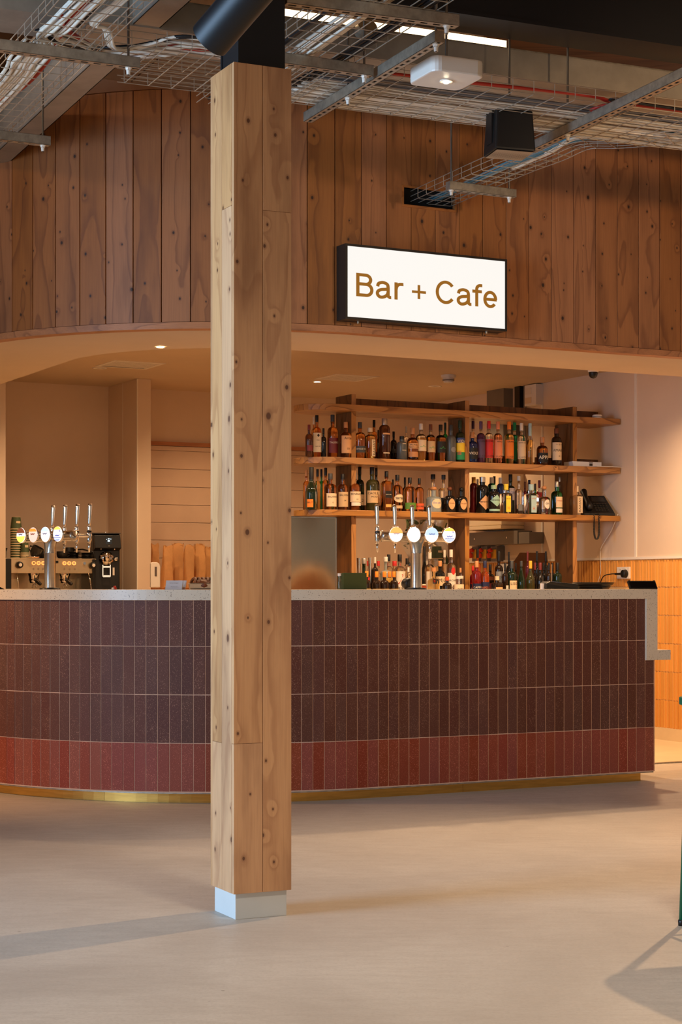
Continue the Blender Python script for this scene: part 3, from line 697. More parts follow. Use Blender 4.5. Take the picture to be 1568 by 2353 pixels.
LETTERS = [('B', 0, [[(.07, 0), (.07, 1)], [(.03, .93), (.40, .93)]+arc(.40, .735, .205, .195, 90, -90)+[(.03, .54)], [(.03, .54), (.43, .54)]+arc(.43, .305, .225, .235, 90, -90)+[(.03, .07)]]),
  ('a', .818, LA), ('r', 1.615, [[(.07, 0), (.07, .74)], spl((.07, .42), (.10, .56), (.20, .66), (.385, .675))]),
  ('plus', 2.365, [[(0, .41), (.61, .41)], [(.305, .105), (.305, .715)]]), ('C', 3.40, [arc(.44, .5, .37, .445, 38, 322, 40)]),
  ('a', 4.32, LA), ('f', 5.02, [[(.20, 0), (.20, .76)]+arc(.36, .77, .16, .165, 180, 95, 10)+[(.45, .935)], [(0, .665), (.43, .665)]]),
  ('e', 5.52, [arc(.31, .36, .245, .315, 0, 322, 36), [(.05, .36), (.60, .36)]])]
cap_h = .121; tx0 = SC(atc(819, C0-.11))[0]; tx1 = SC(atc(1142.5, C0-.11))[0]; kx = (tx1-tx0)/6.13
for nm_, x0_, strokes in LETTERS:
    m = MB(); wd = .068 if nm_ != 'plus' else .056
    for zi, st in enumerate(strokes):
        n_ = len(st); vs = []
        for i in range(n_):
            ax, ay = st[max(i-1, 0)]; bx_, by_ = st[min(i+1, n_-1)]; dx, dy = bx_-ax, by_-ay; l_ = math.hypot(dx, dy); nx, ny = -dy/l_*wd, dx/l_*wd
            x, y = st[i]
            for sgn in (1, -1): vs.append((tx0-sg0+(x0_+x+nx*sgn)*kx, .0032-.0002*zi, .121+(y+ny*sgn)*cap_h))
        k2_ = len(vs); vs += [(x, y+.0012, z) for x, y, z in vs]
        m.add(vs, [(2*i, 2*i+1, 2*i+3, 2*i+2) for i in range(n_-1)]+[(k2_+2*i+2, k2_+2*i+3, k2_+2*i+1, k2_+2*i) for i in range(n_-1)]+[(2*i, 2*i+2, k2_+2*i+2, k2_+2*i) for i in range(n_-1)]+[(2*i+1, k2_+2*i+1, k2_+2*i+3, 2*i+3) for i in range(n_-1)])
    m.obj('letter', sign_ink, sign)

# ---------------------------------------------------------------- fittings in the bar ceiling
def downlight(label, p, lit, rad=.038):
    o = thing('downlight', label, 'light', p)
    MB().lathe([(rad*.72, -.0), (rad*.8, -.004), (rad, -.003), (rad, 0)], 28, cap=False).obj('bezel', white_m, o, smooth=True)
    MB().lathe([(rad*.5, .0), (rad*.7, -.001)], 20).obj('lamp', mat('lit lamp', (1, .8, .5), .4, emit=(1, .80, .48), es=45) if lit else mat('unlit lens', (.6, .5, .4), .2), o)
    return o
ZBC = 2.74
def at274(px, py): return atz(px, py, ZBC)
downlight('small lit downlight in the soffit left of the column', atz(369, 797.5, 2.435), True, .030)
downlight('unlit downlight beside the left air grille', at274(229, 845.5), False, .055)
downlight('small lit downlight in the bar ceiling just right of the column', at274(729.5, 877), True)
downlight('flat unlit fitting in the bar ceiling left of the smoke detector', at274(1000, 887.5), False, .055)
lamp('downlight_lamp_left', 'SPOT', atz(369, 797.5, 2.42)+Vector((0, 0, -.01)), atz(369, 797.5, .5)+Vector((0, 0, -.5)), 28, WARM, .03, angle=130, blend=.6) if False else None
def grille(label, p, wx, wy):
    o = thing('air_grille', label, 'vent', p, A)
    m = MB(); m.box(-wx, wx, -wy, -wy+.03, -.003, 0); m.box(-wx, wx, wy-.03, wy, -.003, 0); m.box(-wx, -wx+.03, -wy+.03, wy-.03, -.003, 0); m.box(wx-.03, wx, -wy+.03, wy-.03, -.003, 0); m.obj('frame', white_m, o)
    MB().box(-wx+.03, wx-.03, -wy+.03, wy-.03, -.001, .0).obj('duct_shade', mat('duct dark', (.02, .015, .01), 1), o)  # thin dark sheet painted as the shade behind the louvres
    n = int((2*wy-.06)/.035)
    for i in range(n):
        y = -wy+.045+i*.035; m = MB(); m.add([(-wx+.03, y, -.0012), (wx-.03, y, -.0012), (wx-.03, y+.016, -.0028), (-wx+.03, y+.016, -.0028), (-wx+.03, y, -.0008), (wx-.03, y, -.0008), (wx-.03, y+.016, -.0022), (-wx+.03, y+.016, -.0022)], [(0, 1, 2, 3), (7, 6, 5, 4), (0, 1, 5, 4), (2, 3, 7, 6)])
        m.obj('louvre', white_m, o)
    return o
grille('square white air grille left of the column', at274(300, 838), .20, .20)
grille('square white air grille right of the column', at274(797, 868), .19, .19)
sd = thing('smoke_detector', 'round white smoke detector under the bar ceiling', 'detector', at274(1031, 862))
MB().lathe([(.055, -.022), (.058, -.010), (.058, 0)], 28).obj('base', white_m, sd, smooth=40); MB().lathe([(.018, -.062), (.036, -.058), (.042, -.04), (.045, -.022)], 28).obj('sensor_head', white_m, sd, smooth=40)
MB().lathe([(.0455, -.045), (.0455, -.035)], 28).obj('vent_ring', mat('vent grey', (.25, .2, .16), .6), sd)
ccam = thing('dome_camera', 'small black dome security camera under the soffit at the right', 'camera', atY(1364, 851, 12.3))
MB().lathe([(.036, -.012), (.038, 0)], 24).obj('base', white_m, ccam); MB().lathe([(.004, -.056), (.018, -.052), (.028, -.038), (.031, -.02), (.031, -.012)], 24).obj('dome', black_m, ccam, smooth=True)
# ---------------------------------------------------------------- lettering bent onto curved labels
_txt = {}
def text_mesh(body, m_, fit_w, fit_h, vertical=False, M=None, wrap=None, name='lettering', sx=None):
    key = body
    if key not in _txt:
        cu_ = bpy.data.curves.new('t', 'FONT'); cu_.body = body; cu_.align_x = 'CENTER'; cu_.align_y = 'CENTER'; cu_.resolution_u = 2
        o_ = bpy.data.objects.new('t', cu_); me_ = bpy.data.meshes.new_from_object(o_)
        _txt[key] = ([v.co.copy() for v in me_.vertices], [tuple(p.vertices) for p in me_.polygons]); bpy.data.objects.remove(o_); bpy.data.meshes.remove(me_)
    vs, fs = _txt[key]
    if not vs: return None
    x0 = min(v.x for v in vs); x1 = max(v.x for v in vs); y0 = min(v.y for v in vs); y1 = max(v.y for v in vs)
    k_ = min(fit_w/(x1-x0), fit_h/(y1-y0)); out = []
    for v in vs:
        x = (v.x-(x0+x1)/2)*k_; y = (v.y-(y0+y1)/2)*k_
        if vertical: x, y = -y, x
        out.append(wrap(x, y) if wrap else Vector((x, -.0004, y)))
    me = bpy.data.meshes.new(name); me.from_pydata(out, [], fs); me.materials.append(m_); return me
def put_text(parent, body, m_, w_, h_, loc, rz=0, vertical=False, rx=0, name='lettering'):
    me = text_mesh(body, m_, w_, h_, vertical, name=name); o_ = link(name, me, parent, loc, rz); 
    if rx: o_.rotation_euler = (rx, 0, rz)
    return o_

# ---------------------------------------------------------------- bottles
GC_ = {'clear': ((.96, .95, .92), 1.), 'amber': ((.72, .30, .07), 1.), 'gold': ((.86, .58, .22), 1.), 'dark': ((.022, .011, .006), .25), 'black': ((.010, .009, .008), 0),
       'green': ((.02, .30, .08), 1.), 'dkgreen': ((.010, .022, .010), .2), 'olive': ((.055, .050, .014), .35), 'brown': ((.16, .05, .015), .8), 'blue': ((.02, .05, .25), .8), 'teal': ((.01, .25, .18), 1.),
       'red': ((.45, .03, .03), .8), 'frost': ((.50, .56, .54), .6), 'dkred': ((.16, .015, .02), .5), 'orange': ((.85, .20, .03), .9), 'purple': ((.10, .03, .08), .5), 'pink': ((.8, .35, .2), 1.), 'grey': ((.09, .095, .09), 0)}
def glass(k):
    c_, t_ = GC_[k]; return mat(k+' glass', c_, .30 if k in ('frost', 'grey') else .05, 0, t_, 1.46)
COL = {'cream': (220, 196, 160), 'white': (226, 214, 196), 'tan': (196, 164, 120), 'peach': (222, 168, 116), 'dgrey': (60, 62, 64), 'maroon': (112, 38, 40), 'black': (20, 18, 18), 'purple': (92, 66, 96), 'red': (206, 44, 40),
       'salmon': (226, 138, 96), 'orange': (232, 128, 38), 'green': (40, 150, 90), 'yellow': (238, 206, 60), 'paleblue': (170, 200, 200), 'lgreen': (84, 128, 40), 'rust': (206, 84, 40), 'wood': (196, 136, 86), 'silver': (190, 184, 176), 'navy': (30, 36, 70),
       'gold': (206, 166, 84), 'teal': (150, 190, 170), 'lilac': (200, 184, 186), 'palegreen': (160, 190, 150), 'blue': (50, 70, 130), 'dkgreen': (22, 50, 34), 'clear': (210, 205, 195), 'brown': (110, 60, 36), 'olive': (78, 84, 40), 'grey': (130, 130, 128), 'mustard': (226, 170, 50)}
def lab(k): return mat(k+' paper', srgb(*COL[k]), .55)
def capm(k):
    if k in ('silver', 'gold'): return mat(k+' cap', srgb(*COL[k]), .3, .8)
    return mat(k+' cap', srgb(*COL[k]), .42)
# (body top, shoulder end, neck radius ratio, cap start, cap ratio, superellipse exponent, depth ratio)
SHAPE = {'whisky': (.60, .72, .34, .84, .38, 2, 1), 'tall': (.62, .72, .34, .82, .42, 2, 1), 'wine': (.58, .70, .36, .78, .37, 2, 1), 'burg': (.44, .72, .36, .78, .37, 2, 1), 'alsace': (.36, .80, .34, .84, .36, 2, 1),
         'champ': (.40, .74, .34, .70, .38, 2, 1), 'squat': (.52, .70, .34, .80, .40, 2, 1), 'square': (.62, .70, .36, .80, .40, 5, .75), 'squarewhisky': (.66, .76, .30, .86, .34, 5, .8), 'round': (.58, .74, .28, .84, .30, 2, .9),
         'apoth': (.66, .78, .42, .86, .46, 2, 1), 'column': (.74, .84, .42, .84, .52, 2, 1), 'decanter': (.48, .62, .30, .86, .40, 2, 1), 'flared': (.56, .66, .26, .88, .40, 2, 1), 'tequila': (.48, .66, .34, .84, .42, 4, .75), 'jug': (.50, .66, .5, .86, .6, 2, 1)}
letter_dk = mat('dark print', srgb(50, 40, 34), .6); letter_lt = mat('pale print', srgb(236, 226, 204), .5); letter_or = mat('orange print', srgb(214, 110, 40), .5)
letter_rd = mat('red print', srgb(176, 40, 30), .5); letter_gr = mat('green print', srgb(60, 160, 90), .5); letter_bl = mat('blue print', srgb(70, 110, 190), .5)
PR = {'d': letter_dk, 'l': letter_lt, 'o': letter_or, 'r': letter_rd, 'g': letter_gr, 'b': letter_bl}
def bottle(label, pos, h, r, shape, gk, cap, labels=(), liq=None, group=None, turn=0, name='bottle', cat='bottle', ball=False, ribs=0):
    bt, se_, rn, cs_, rcp, ex, asp = SHAPE[shape]
    o = thing(name, label, cat, pos, A+turn, group)
    def rad(th_, rr):
        if ex == 2 and asp == 1: return rr*(1+(.018*math.cos(ribs*th_) if ribs else 0))
        f_ = min(1, rr/r); e_ = 2+(ex-2)*f_; a_ = 1; b_ = asp+(1-asp)*(1-f_)
        return rr/((abs(math.cos(th_))/a_)**e_+(abs(math.sin(th_))/b_)**e_)**(1/e_)
    rnk = r*rn; N = 28
    def prof(za, zb):
        P = [(r*.93, 0), (r, .015)]
        if shape == 'burg' or shape == 'alsace' or shape == 'champ':
            P += [(r, bt)]+[(r+(rnk-r)*(.5-.5*math.cos(math.pi*i/7)), bt+(se_-bt)*i/7) for i in range(1, 8)]
        elif shape in ('decanter', 'flared', 'round', 'jug', 'squat'):
            P += [(r*.98, .1), (r, bt*.7), (r*.985, bt)]+[(rnk+(r-rnk)*math.cos(math.pi/2*i/7)**.9, bt+(se_-bt)*math.sin(math.pi/2*i/7)) for i in range(1, 8)]
        else:
            P += [(r, bt)]+[(rnk+(r-rnk)*math.cos(math.pi/2*i/6), bt+(se_-bt)*(math.sin(math.pi/2*i/6)*.8+.2*i/6)) for i in range(1, 7)]
        P += [(rnk, (se_+cs_)/2), (rnk, cs_-.02), (rnk*1.12, cs_-.015), (rnk*1.12, cs_+.002)]
        out = []
        for i in range(len(P)-1):
            (r0, z0), (r1, z1) = P[i], P[i+1]
            lo_, hi_ = max(z0, za), min(z1, zb)
            if hi_ <= lo_: continue
            g_ = lambda z: r0+(r1-r0)*((z-z0)/(z1-z0) if z1 > z0 else 0)
            if not out: out.append((g_(lo_), lo_))
            out.append((g_(hi_), hi_))
        return [(a_, b_*h) for a_, b_ in out]
    if liq and liq[0] != gk:
        lk, fl = liq
        MB().lathe(prof(0, fl), N, rad).obj('liquid', glass(lk), o, smooth=50); MB().lathe(prof(fl, 1), N, rad).obj('glass', glass(gk), o, smooth=50)
    else: MB().lathe(prof(0, 1), N, rad).obj('glass', glass(gk), o, smooth=50)
    rc_ = r*rcp
    if ball: MB().lathe([(rc_*.6, cs_*h), (rc_, cs_*h+.35*(1-cs_)*h), (rc_*1.05, cs_*h+.55*(1-cs_)*h), (rc_*.8, cs_*h+.85*(1-cs_)*h), (rc_*.3, h)], 18).obj('stopper', capm(cap), o, smooth=True)
    else: MB().lathe([(rc_, cs_*h), (rc_, h*.994), (rc_*.92, h)], 18).obj('cap', capm(cap), o, smooth=45)
    for lb in labels:
        kind, z0, z1, colr_, span = lb[:5]; txts = lb[5:]
        z0 *= h; z1 *= h; turn_ = 0
        if isinstance(span, tuple): span, turn_ = span
        sp_r = R(span); t0 = -math.pi/2+R(turn_)
        def wrap(x, z, off=.0007, t0=t0):
            th_ = t0+x/r; rr = rad(th_, r)+off; return Vector((rr*math.cos(th_), rr*math.sin(th_), z))
        m = MB(); hw_ = sp_r*r/2
        if kind == 'rect':
            n_ = max(4, int(span/12)); vs = []
            for i in range(n_+1):
                x = -hw_+2*hw_*i/n_; vs += [wrap(x, z0), wrap(x, z1)]
            m.add(vs, [(2*i, 2*i+2, 2*i+3, 2*i+1) for i in range(n_)])
        else:
            n_ = 4 if kind == 'diamond' else 24; zc = (z0+z1)/2; hz = (z1-z0)/2; rings = 4; vs = [wrap(0, zc)]; per = []
            for i in range(24):
                t_ = 2*math.pi*i/24; cx_, cy_ = math.cos(t_), math.sin(t_)
                if kind == 'diamond': k_ = 1/(abs(cx_)+abs(cy_)); cx_ *= k_; cy_ *= k_
                per.append((cx_*hw_, cy_*hz))
            for rg in range(1, rings+1):
                for x, y in per: vs.append(wrap(x*rg/rings, zc+y*rg/rings))
            fs = [(0, 1+i, 1+(i+1) % 24) for i in range(24)]
            for rg in range(rings-1):
                b0_ = 1+rg*24; fs += [(b0_+i, b0_+24+i, b0_+24+(i+1) % 24, b0_+(i+1) % 24) for i in range(24)]
            m.add(vs, fs)
        m.obj('paper_label', lab(colr_), o, smooth=True)
        for tx in txts:
            body, pr_, fz, fh, vert = (tx+(False,))[:5]               # text, print, relative height in label, size relative, vertical
            zc = z0+(z1-z0)*fz; lw = 2*hw_*.86; lh = (z1-z0)*fh
            me = text_mesh(body, PR[pr_], (z1-z0)*.86 if vert else lw, lw*fh if vert else lh, vert, wrap=lambda x, y: wrap(x, zc+y, .0016))
            if me: link('lettering', me, o)
    return o
SHB, SHC, LOW = 2.003, 1.642, 1.045
def shelf_bottle(zb, px, ytop, wpx, dep, shape, gk, cap, label, labels=(), liq=None, ball=False, group=None, turn=0, c0=CS, ribs=0, zfix=None):
    cpos_ = c0+dep; p = atc(px, cpos_); Y = p.y; z1 = zat(ytop, Y); r = wpx/2*Y/F
    p.z = zb; return bottle(label, p, z1-zb, r, shape, gk, cap, labels, liq, group, turn, ball=ball, ribs=ribs)
FR, MD, BK = .075, .14, .23
GA, GB_, GL_ = 'bottles on the upper shelf', 'bottles on the middle shelf', 'bottles below the shelves'
def A1(*a, **k): return shelf_bottle(SHB, *a, group=GA, **k)
def B1(*a, **k): return shelf_bottle(SHC, *a, group=GB_, **k)
def L1(*a, **k): return shelf_bottle(LOW, *a, group=GL_, c0=10.80, **k)
# upper shelf, left to right
A1(710.5, 976, 17.5, FR, 'whisky', 'brown', 'maroon', 'dark brown bottle with maroon cap, first at the left end of the upper shelf', [('rect', .18, .36, 'maroon', 110)])
A1(721.5, 958, 12, BK, 'tall', 'amber', 'cream', 'bottle with a cream cap hidden behind the white-labelled one, upper shelf left end')
A1(728.5, 954, 20.5, MD, 'whisky', 'amber', 'black', 'tall amber bottle with long white label and black shield, upper shelf', [('rect', .13, .58, 'white', (130, -10), ('islay', 'd', .62, .08), ('single malt', 'd', .30, .06)), ('diamond', .48, .56, 'black', (38, -6))])
A1(743.7, 984, 13.5, FR+.06, 'whisky', 'black', 'black', 'narrow plain black bottle between white and maroon labels, upper shelf')
A1(764.7, 953, 25, MD, 'whisky', 'amber', 'dgrey', 'tall amber whisky with maroon label on the upper shelf', [('rect', .12, .46, 'maroon', 140, ('TALISKER', 'l', .70, .14))])
A1(795, 970, 26, FR, 'whisky', 'amber', 'wood', 'amber bottle with big peach label in front of the left upright, upper shelf', [('rect', .13, .62, 'peach', 150, ('Arran', 'd', .85, .14), ('10', 'd', .25, .12))])
A1(827.7, 970, 25.5, FR, 'whisky', 'amber', 'dgrey', 'whisky in patterned glass with dark grey band right of the left upright', [('rect', .16, .34, 'dgrey', 170, ('SINGLE MALT', 'l', .55, .22))], ribs=14)
A1(851, 983, 25, FR, 'apoth', 'gold', 'cream', 'faceted whisky with cream label reading upwards on the upper shelf', [('rect', .08, .62, 'cream', (56, 18), ('RAASAY', 'd', .5, .62, True))], ribs=12)
A1(860, 965, 15, BK, 'tall', 'amber', 'black', 'amber bottle with black capsule behind the faceted whisky, upper shelf')
A1(870, 988, 12, BK, 'whisky', 'dark', 'black', 'short dark bottle behind the copper-necked one, upper shelf')
A1(884, 961.5, 25.5, FR, 'column', 'brown', 'silver', 'straight brown bottle with tall silver neck on the upper shelf', [('rect', .60, .64, 'peach', 90), ('rect', .14, .17, 'cream', 80)])
A1(905, 991.5, 15, BK, 'whisky', 'black', 'black', 'slim black bottle between silver-necked and squat matt black ones, upper shelf', [('rect', .28, .42, 'dgrey', 120)])
A1(924, 1002.5, 24.5, FR, 'apoth', 'grey', 'black', 'squat matt black bottle on the upper shelf', [('rect', .40, .42, 'cream', 50), ('rect', .66, .69, 'cream', 45)])
A1(934, 980, 12, BK, 'tall', 'clear', 'clear', 'clear bottle partly hidden behind the squat matt black one, upper shelf')
A1(948.5, 983, 26.5, FR, 'squat', 'amber', 'wood', 'round-shouldered amber bottle with peach and brown labels, upper shelf', [('rect', .36, .52, 'peach', 150, ('MONKEY', 'd', .68, .34), ('SHOULDER', 'd', .25, .34)), ('rect', .10, .26, 'wood', 150)])
A1(968, 973.7, 24.5, FR, 'whisky', 'clear', 'clear', 'pale gold tequila with cream label and green print, upper shelf', [('rect', .26, .56, 'cream', 140, ('~^~', 'g', .45, .2))], ('gold', .62))
A1(990, 975, 21.5, FR, 'whisky', 'clear', 'brown', 'gold tequila with tan label and green print, upper shelf', [('rect', .24, .54, 'tan', 140, ('~^~', 'g', .45, .2))], ('amber', .64))
A1(1013, 976, 23.5, FR, 'whisky', 'clear', 'black', 'amber tequila with black label and green print, upper shelf', [('rect', .24, .54, 'black', 140, ('~^~', 'g', .45, .2))], ('amber', .64))
A1(1023.5, 971, 13, BK, 'tall', 'green', 'dkgreen', 'bright green bottle peeping out behind tequilas, upper shelf')
A1(1037, 976.6, 23.5, FR, 'whisky', 'grey', 'dgrey', 'matt charcoal bottle left of the middle upright, upper shelf', [('oval', .26, .40, 'grey', 60)])
A1(1057.5, 966, 22, FR, 'tall', 'dkgreen', 'dkgreen', 'dark green bottle with blue, yellow and green label before the middle upright', [('rect', .46, .58, 'blue', 150, ('VIDA', 'l', .3, .6)), ('rect', .24, .46, 'yellow', 150), ('rect', .06, .24, 'green', 150), ('rect', .17, .27, 'red', (50, -40))])
A1(1086, 993, 25, FR, 'squat', 'blue', 'wood', 'dark blue squat bottle with black label, right of the middle upright, upper shelf', [('rect', .12, .48, 'black', 150, ('VIOLET', 'l', .52, .30))])
def liqueur(px, yt, cap, liq_, colr_, what, words, dep=FR, wpx=19.5):
    A1(px, yt, wpx, dep, 'tall', 'clear', cap, what, [('rect', .13, .565, colr_, 172, (words, 'd', .90, .08), ('LUCKY', 'd', .09, .10))], (liq_, .70))
A1(1087.5, 967.5, 17, BK, 'tall', 'clear', 'purple', 'clear bottle with purple capsule behind the blue squat one, upper shelf')
liqueur(1105.7, 968.5, 'purple', 'purple', 'purple', 'liqueur bottle with purple label and purple cap, upper shelf', 'CHERRY')
liqueur(1124, 967.5, 'red', 'clear', 'red', 'liqueur bottle with bright red label and red cap, upper shelf', 'RASPBERRY')
liqueur(1144.7, 969, 'salmon', 'pink', 'salmon', 'liqueur bottle with salmon label and salmon cap, upper shelf', 'PEACH', wpx=20.5)
liqueur(1170.5, 969, 'orange', 'gold', 'orange', 'liqueur bottle with orange label and orange cap, upper shelf', 'ORANGE', wpx=21.5)
liqueur(1183, 971, 'green', 'teal', 'green', 'liqueur bottle with green label and green cap half hidden by the orange one', 'MINT', dep=BK)
liqueur(1199, 972.5, 'white', 'clear', 'cream', 'liqueur bottle with cream label and white cap, upper shelf', 'WHITE CACAO')
A1(1218.7, 973, 20.5, FR, 'champ', 'clear', 'paleblue', 'tall clear bottle of gold spirit with narrow patterned label, upper shelf', [('rect', .06, .56, 'cream', (56, 30), ('* * *', 'b', .8, .3, True))], ('gold', .6))
A1(1246.6, 1004.6, 26.5, FR, 'squat', 'amber', 'wood', 'short amber bottle with black apple label near the right upright', [('rect', .10, .44, 'black', 160, ('APPLE', 'l', .52, .42))])
A1(1279.3, 984.5, 23.5, FR, 'apoth', 'dark', 'brown', 'dark bottle with ornate cream label, last bottle at the right of the upper shelf', [('rect', .15, .62, 'cream', 168, ('AMARO', 'd', .55, .2), ('o', 'd', .22, .08), ('~ o ~', 'd', .88, .08))])
# middle shelf, left to right
B1(704.5, 1079, 16, BK, 'whisky', 'amber', 'wood', 'amber bottle at the extreme left end of the middle shelf, behind the champagne bottle')
B1(716, 1073.5, 28, FR, 'champ', 'dkgreen', 'black', 'dark champagne-shaped bottle with orange label low on its left, middle shelf', [('rect', .05, .24, 'orange', (60, -40), ('BRUT', 'd', .6, .2))])
B1(730, 1078, 14, BK, 'tall', 'gold', 'black', 'gold bottle with black capsule, just right of the champagne bottle, middle shelf')
B1(739, 1078, 12, BK+.08, 'tall', 'green', 'black', 'green glass bottle deep behind, left end of the middle shelf')
B1(748.7, 1075, 16, BK, 'tall', 'amber', 'black', 'tall amber bottle with black capsule behind the large cream label, middle shelf')
B1(759.5, 1088, 28, FR, 'whisky', 'amber', 'dgrey', 'amber whisky with large cream label left of the left upright, middle shelf', [('rect', .09, .45, 'cream', 130, ('BALVENIE', 'd', .74, .13), ('12', 'd', .3, .1))])
B1(787.7, 1089, 25, FR, 'whisky', 'amber', 'black', 'amber whisky with tan label in front of the left upright, middle shelf', [('rect', .09, .50, 'tan', 150, ('BALVENIE', 'd', .78, .12), ('14', 'd', .42, .12))])
B1(815.5, 1086.6, 27.5, FR, 'whisky', 'amber', 'silver', 'whisky with silver cap and two-part cream label, middle shelf', [('rect', .22, .50, 'cream', 150, ('BENRIACH', 'd', .76, .20), ('10', 'd', .25, .14)), ('rect', .12, .21, 'white', 120)])
B1(827, 1073, 21, BK, 'whisky', 'dkgreen', 'black', 'tall dark green whisky behind the silver-capped one, middle shelf', [('rect', .14, .38, 'cream', 140, ('12', 'd', .45, .3))])
B1(855.5, 1073.5, 28, FR, 'whisky', 'olive', 'black', 'tall olive bottle with tan label in the middle of the left bay, middle shelf', [('rect', .18, .46, 'tan', 160, ('CAOL ILA', 'd', .78, .2), ('MOCH', 'd', .5, .14))])
B1(865, 1075, 16, BK, 'whisky', 'dark', 'black', 'dark bottle with yellow-cream label behind the olive one, middle shelf', [('rect', .14, .48, 'cream', 150)])
B1(888.6, 1082.7, 26, FR, 'squarewhisky', 'amber', 'black', 'square amber whisky with slanted black label, middle shelf', [('rect', .33, .50, 'black', 80, ('BLACK LABEL', 'l', .5, .26)), ('rect', .10, .17, 'gold', 70)])
B1(903.5, 1101.8, 9, BK, 'tall', 'dark', 'black', 'small dark cap showing between the square whisky and the amber bourbon')
B1(913.5, 1091, 25, FR, 'whisky', 'amber', 'black', 'amber bourbon with cream bison label, middle shelf', [('oval', .24, .46, 'cream', 130, ('ww', 'd', .5, .34)), ('rect', .08, .16, 'tan', 80)])
B1(931, 1097, 12, BK, 'tall', 'dark', 'black', 'dark bottle with black cap behind bourbon and green-banded bottles, middle shelf')
B1(942.3, 1097.6, 29.5, FR, 'round', 'amber', 'black', 'oval amber bourbon flask with green band low down, middle shelf', [('rect', .07, .26, 'lgreen', 150, ('RYE', 'd', .5, .3))])
B1(964, 1099, 22, FR, 'round', 'amber', 'black', 'oval amber bourbon flask with orange-red band low down, middle shelf', [('rect', .07, .25, 'rust', 150, ('BOURBON', 'd', .5, .24))])
B1(995.5, 1090, 27, BK, 'flared', 'clear', 'black', 'clear tequila with black stopper, left of the pair at the back of the middle shelf', [('rect', .10, .40, 'black', 160)])
B1(1019.6, 1091, 24, BK, 'flared', 'clear', 'dgrey', 'clear tequila with grey stopper, right of the pair at the back of the middle shelf', [('rect', .10, .40, 'black', 160)])
B1(997, 1118.5, 36, FR, 'decanter', 'frost', 'wood', 'round frosted tequila with blue neck and wooden ball stopper', [('oval', .14, .52, 'cream', 86, ('Don Julio', 'b', .56, .22)), ('rect', .66, .80, 'blue', 0.1)], ball=True)
B1(1034, 1118.5, 26, FR, 'tequila', 'black', 'brown', 'squat black tequila with peach oval label, left one before the middle upright', [('oval', .12, .54, 'peach', 84, ('Don Julio', 'd', .56, .22))], ball=True)
B1(1061, 1120, 26, FR, 'tequila', 'black', 'black', 'squat black tequila with peach oval label, right one on the middle upright', [('oval', .12, .54, 'peach', 84, ('Don Julio', 'd', .56, .22))], ball=True)
B1(1089, 1096.5, 18, BK, 'column', 'dkred', 'gold', 'dark red ribbed bottle with gold stopper at the left of the gin bay, middle shelf', ribs=16)
B1(1098, 1101, 10, BK+.08, 'column', 'teal', 'clear', 'glass stopper glimpsed between the red and black gin bottles, middle shelf')
B1(1109, 1096, 29.5, MD, 'apoth', 'black', 'silver', 'black apothecary gin bottle with peach diamond label, middle shelf', [('diamond', .10, .50, 'peach', 128, ("HENDRICK'S", 'd', .55, .20))])
B1(1130.5, 1097, 19, BK, 'column', 'teal', 'clear', 'teal ribbed gin bottle with glass stopper, middle shelf', ribs=16)
B1(1135, 1115, 28.5, FR, 'apoth', 'black', 'palegreen', 'black apothecary gin bottle with pale teal diamond label and pale green cap', [('diamond', .24, .66, 'teal', 128, ("HENDRICK'S", 'd', .55, .20)), ('rect', .08, .16, 'teal', 150)])
B1(1136.5, 1094.5, 14, BK+.07, 'tall', 'dark', 'black', 'bottle with plain black cap deep behind the teal gin, middle shelf')
B1(1150.7, 1097.6, 17, BK, 'column', 'blue', 'clear', 'deep blue ribbed gin bottle with glass stopper, middle shelf', ribs=16)
B1(1163.5, 1112, 27.5, FR, 'square', 'clear', 'yellow', 'square clear gin with tall yellow label, middle shelf', [('rect', .06, .60, 'yellow', 62, ('H', 'o', .24, .20), ('DRY GIN', 'd', .82, .06))])
B1(1173.7, 1090, 23, BK, 'whisky', 'dkgreen', 'black', 'dark green bottle with square lilac label behind the yellow label, middle shelf', [('rect', .36, .66, 'lilac', 90, ('GIN', 'b', .62, .2))])
B1(1193, 1094, 21, MD, 'flared', 'clear', 'clear', 'tall ribbed clear vodka with flared neck and small grey label, middle shelf', [('rect', .10, .26, 'grey', 80)], ribs=18)
B1(1207, 1107, 11, BK, 'tall', 'dkred', 'brown', 'dark red bottle deep behind the ribbed vodka, middle shelf')
B1(1216.8, 1102.8, 13, BK, 'tall', 'dkgreen', 'navy', 'bottle with navy blue capsule at the back of the gin bay, middle shelf')
B1(1221, 1112.8, 31.5, FR, 'square', 'clear', 'paleblue', 'square clear gin with pale blue label, middle shelf', [('rect', .06, .62, 'paleblue', 62, ('H', 'o', .24, .20), ('DRY GIN', 'o', .82, .06))])
B1(1230.4, 1111.5, 12, BK, 'tall', 'green', 'dgrey', 'green bottle with grey capsule behind the pale blue label, middle shelf')
B1(1240, 1103.6, 14, BK, 'tall', 'red', 'maroon', 'bottle with maroon capsule and red liquid at the back, middle shelf', [('rect', .66, .78, 'cream', 100)])
B1(1251, 1116, 28.5, FR, 'decanter', 'clear', 'wood', 'round clear gin with wooden ball stopper and round white label', [('oval', .20, .52, 'white', 62, ('GIN', 'd', .55, .2))], ball=True, ribs=14)
B1(1280, 1106.7, 26.5, FR, 'whisky', 'green', 'silver', 'bright green gin bottle with silver cap and cream label', [('rect', .22, .54, 'cream', 80, ('Tanqueray', 'r', .62, .16)), ('rect', .07, .19, 'white', 80)])
B1(1287, 1096, 15, BK, 'flared', 'clear', 'silver', 'clear bottle with silver cap behind the bright green gin')
B1(1325, 1117, 28.5, FR, 'square', 'clear', 'cream', 'square clear gin with cream upright label beside the telephone', [('rect', .08, .64, 'cream', (66, 12), ('RAASAY', 'd', .5, .5, True))])
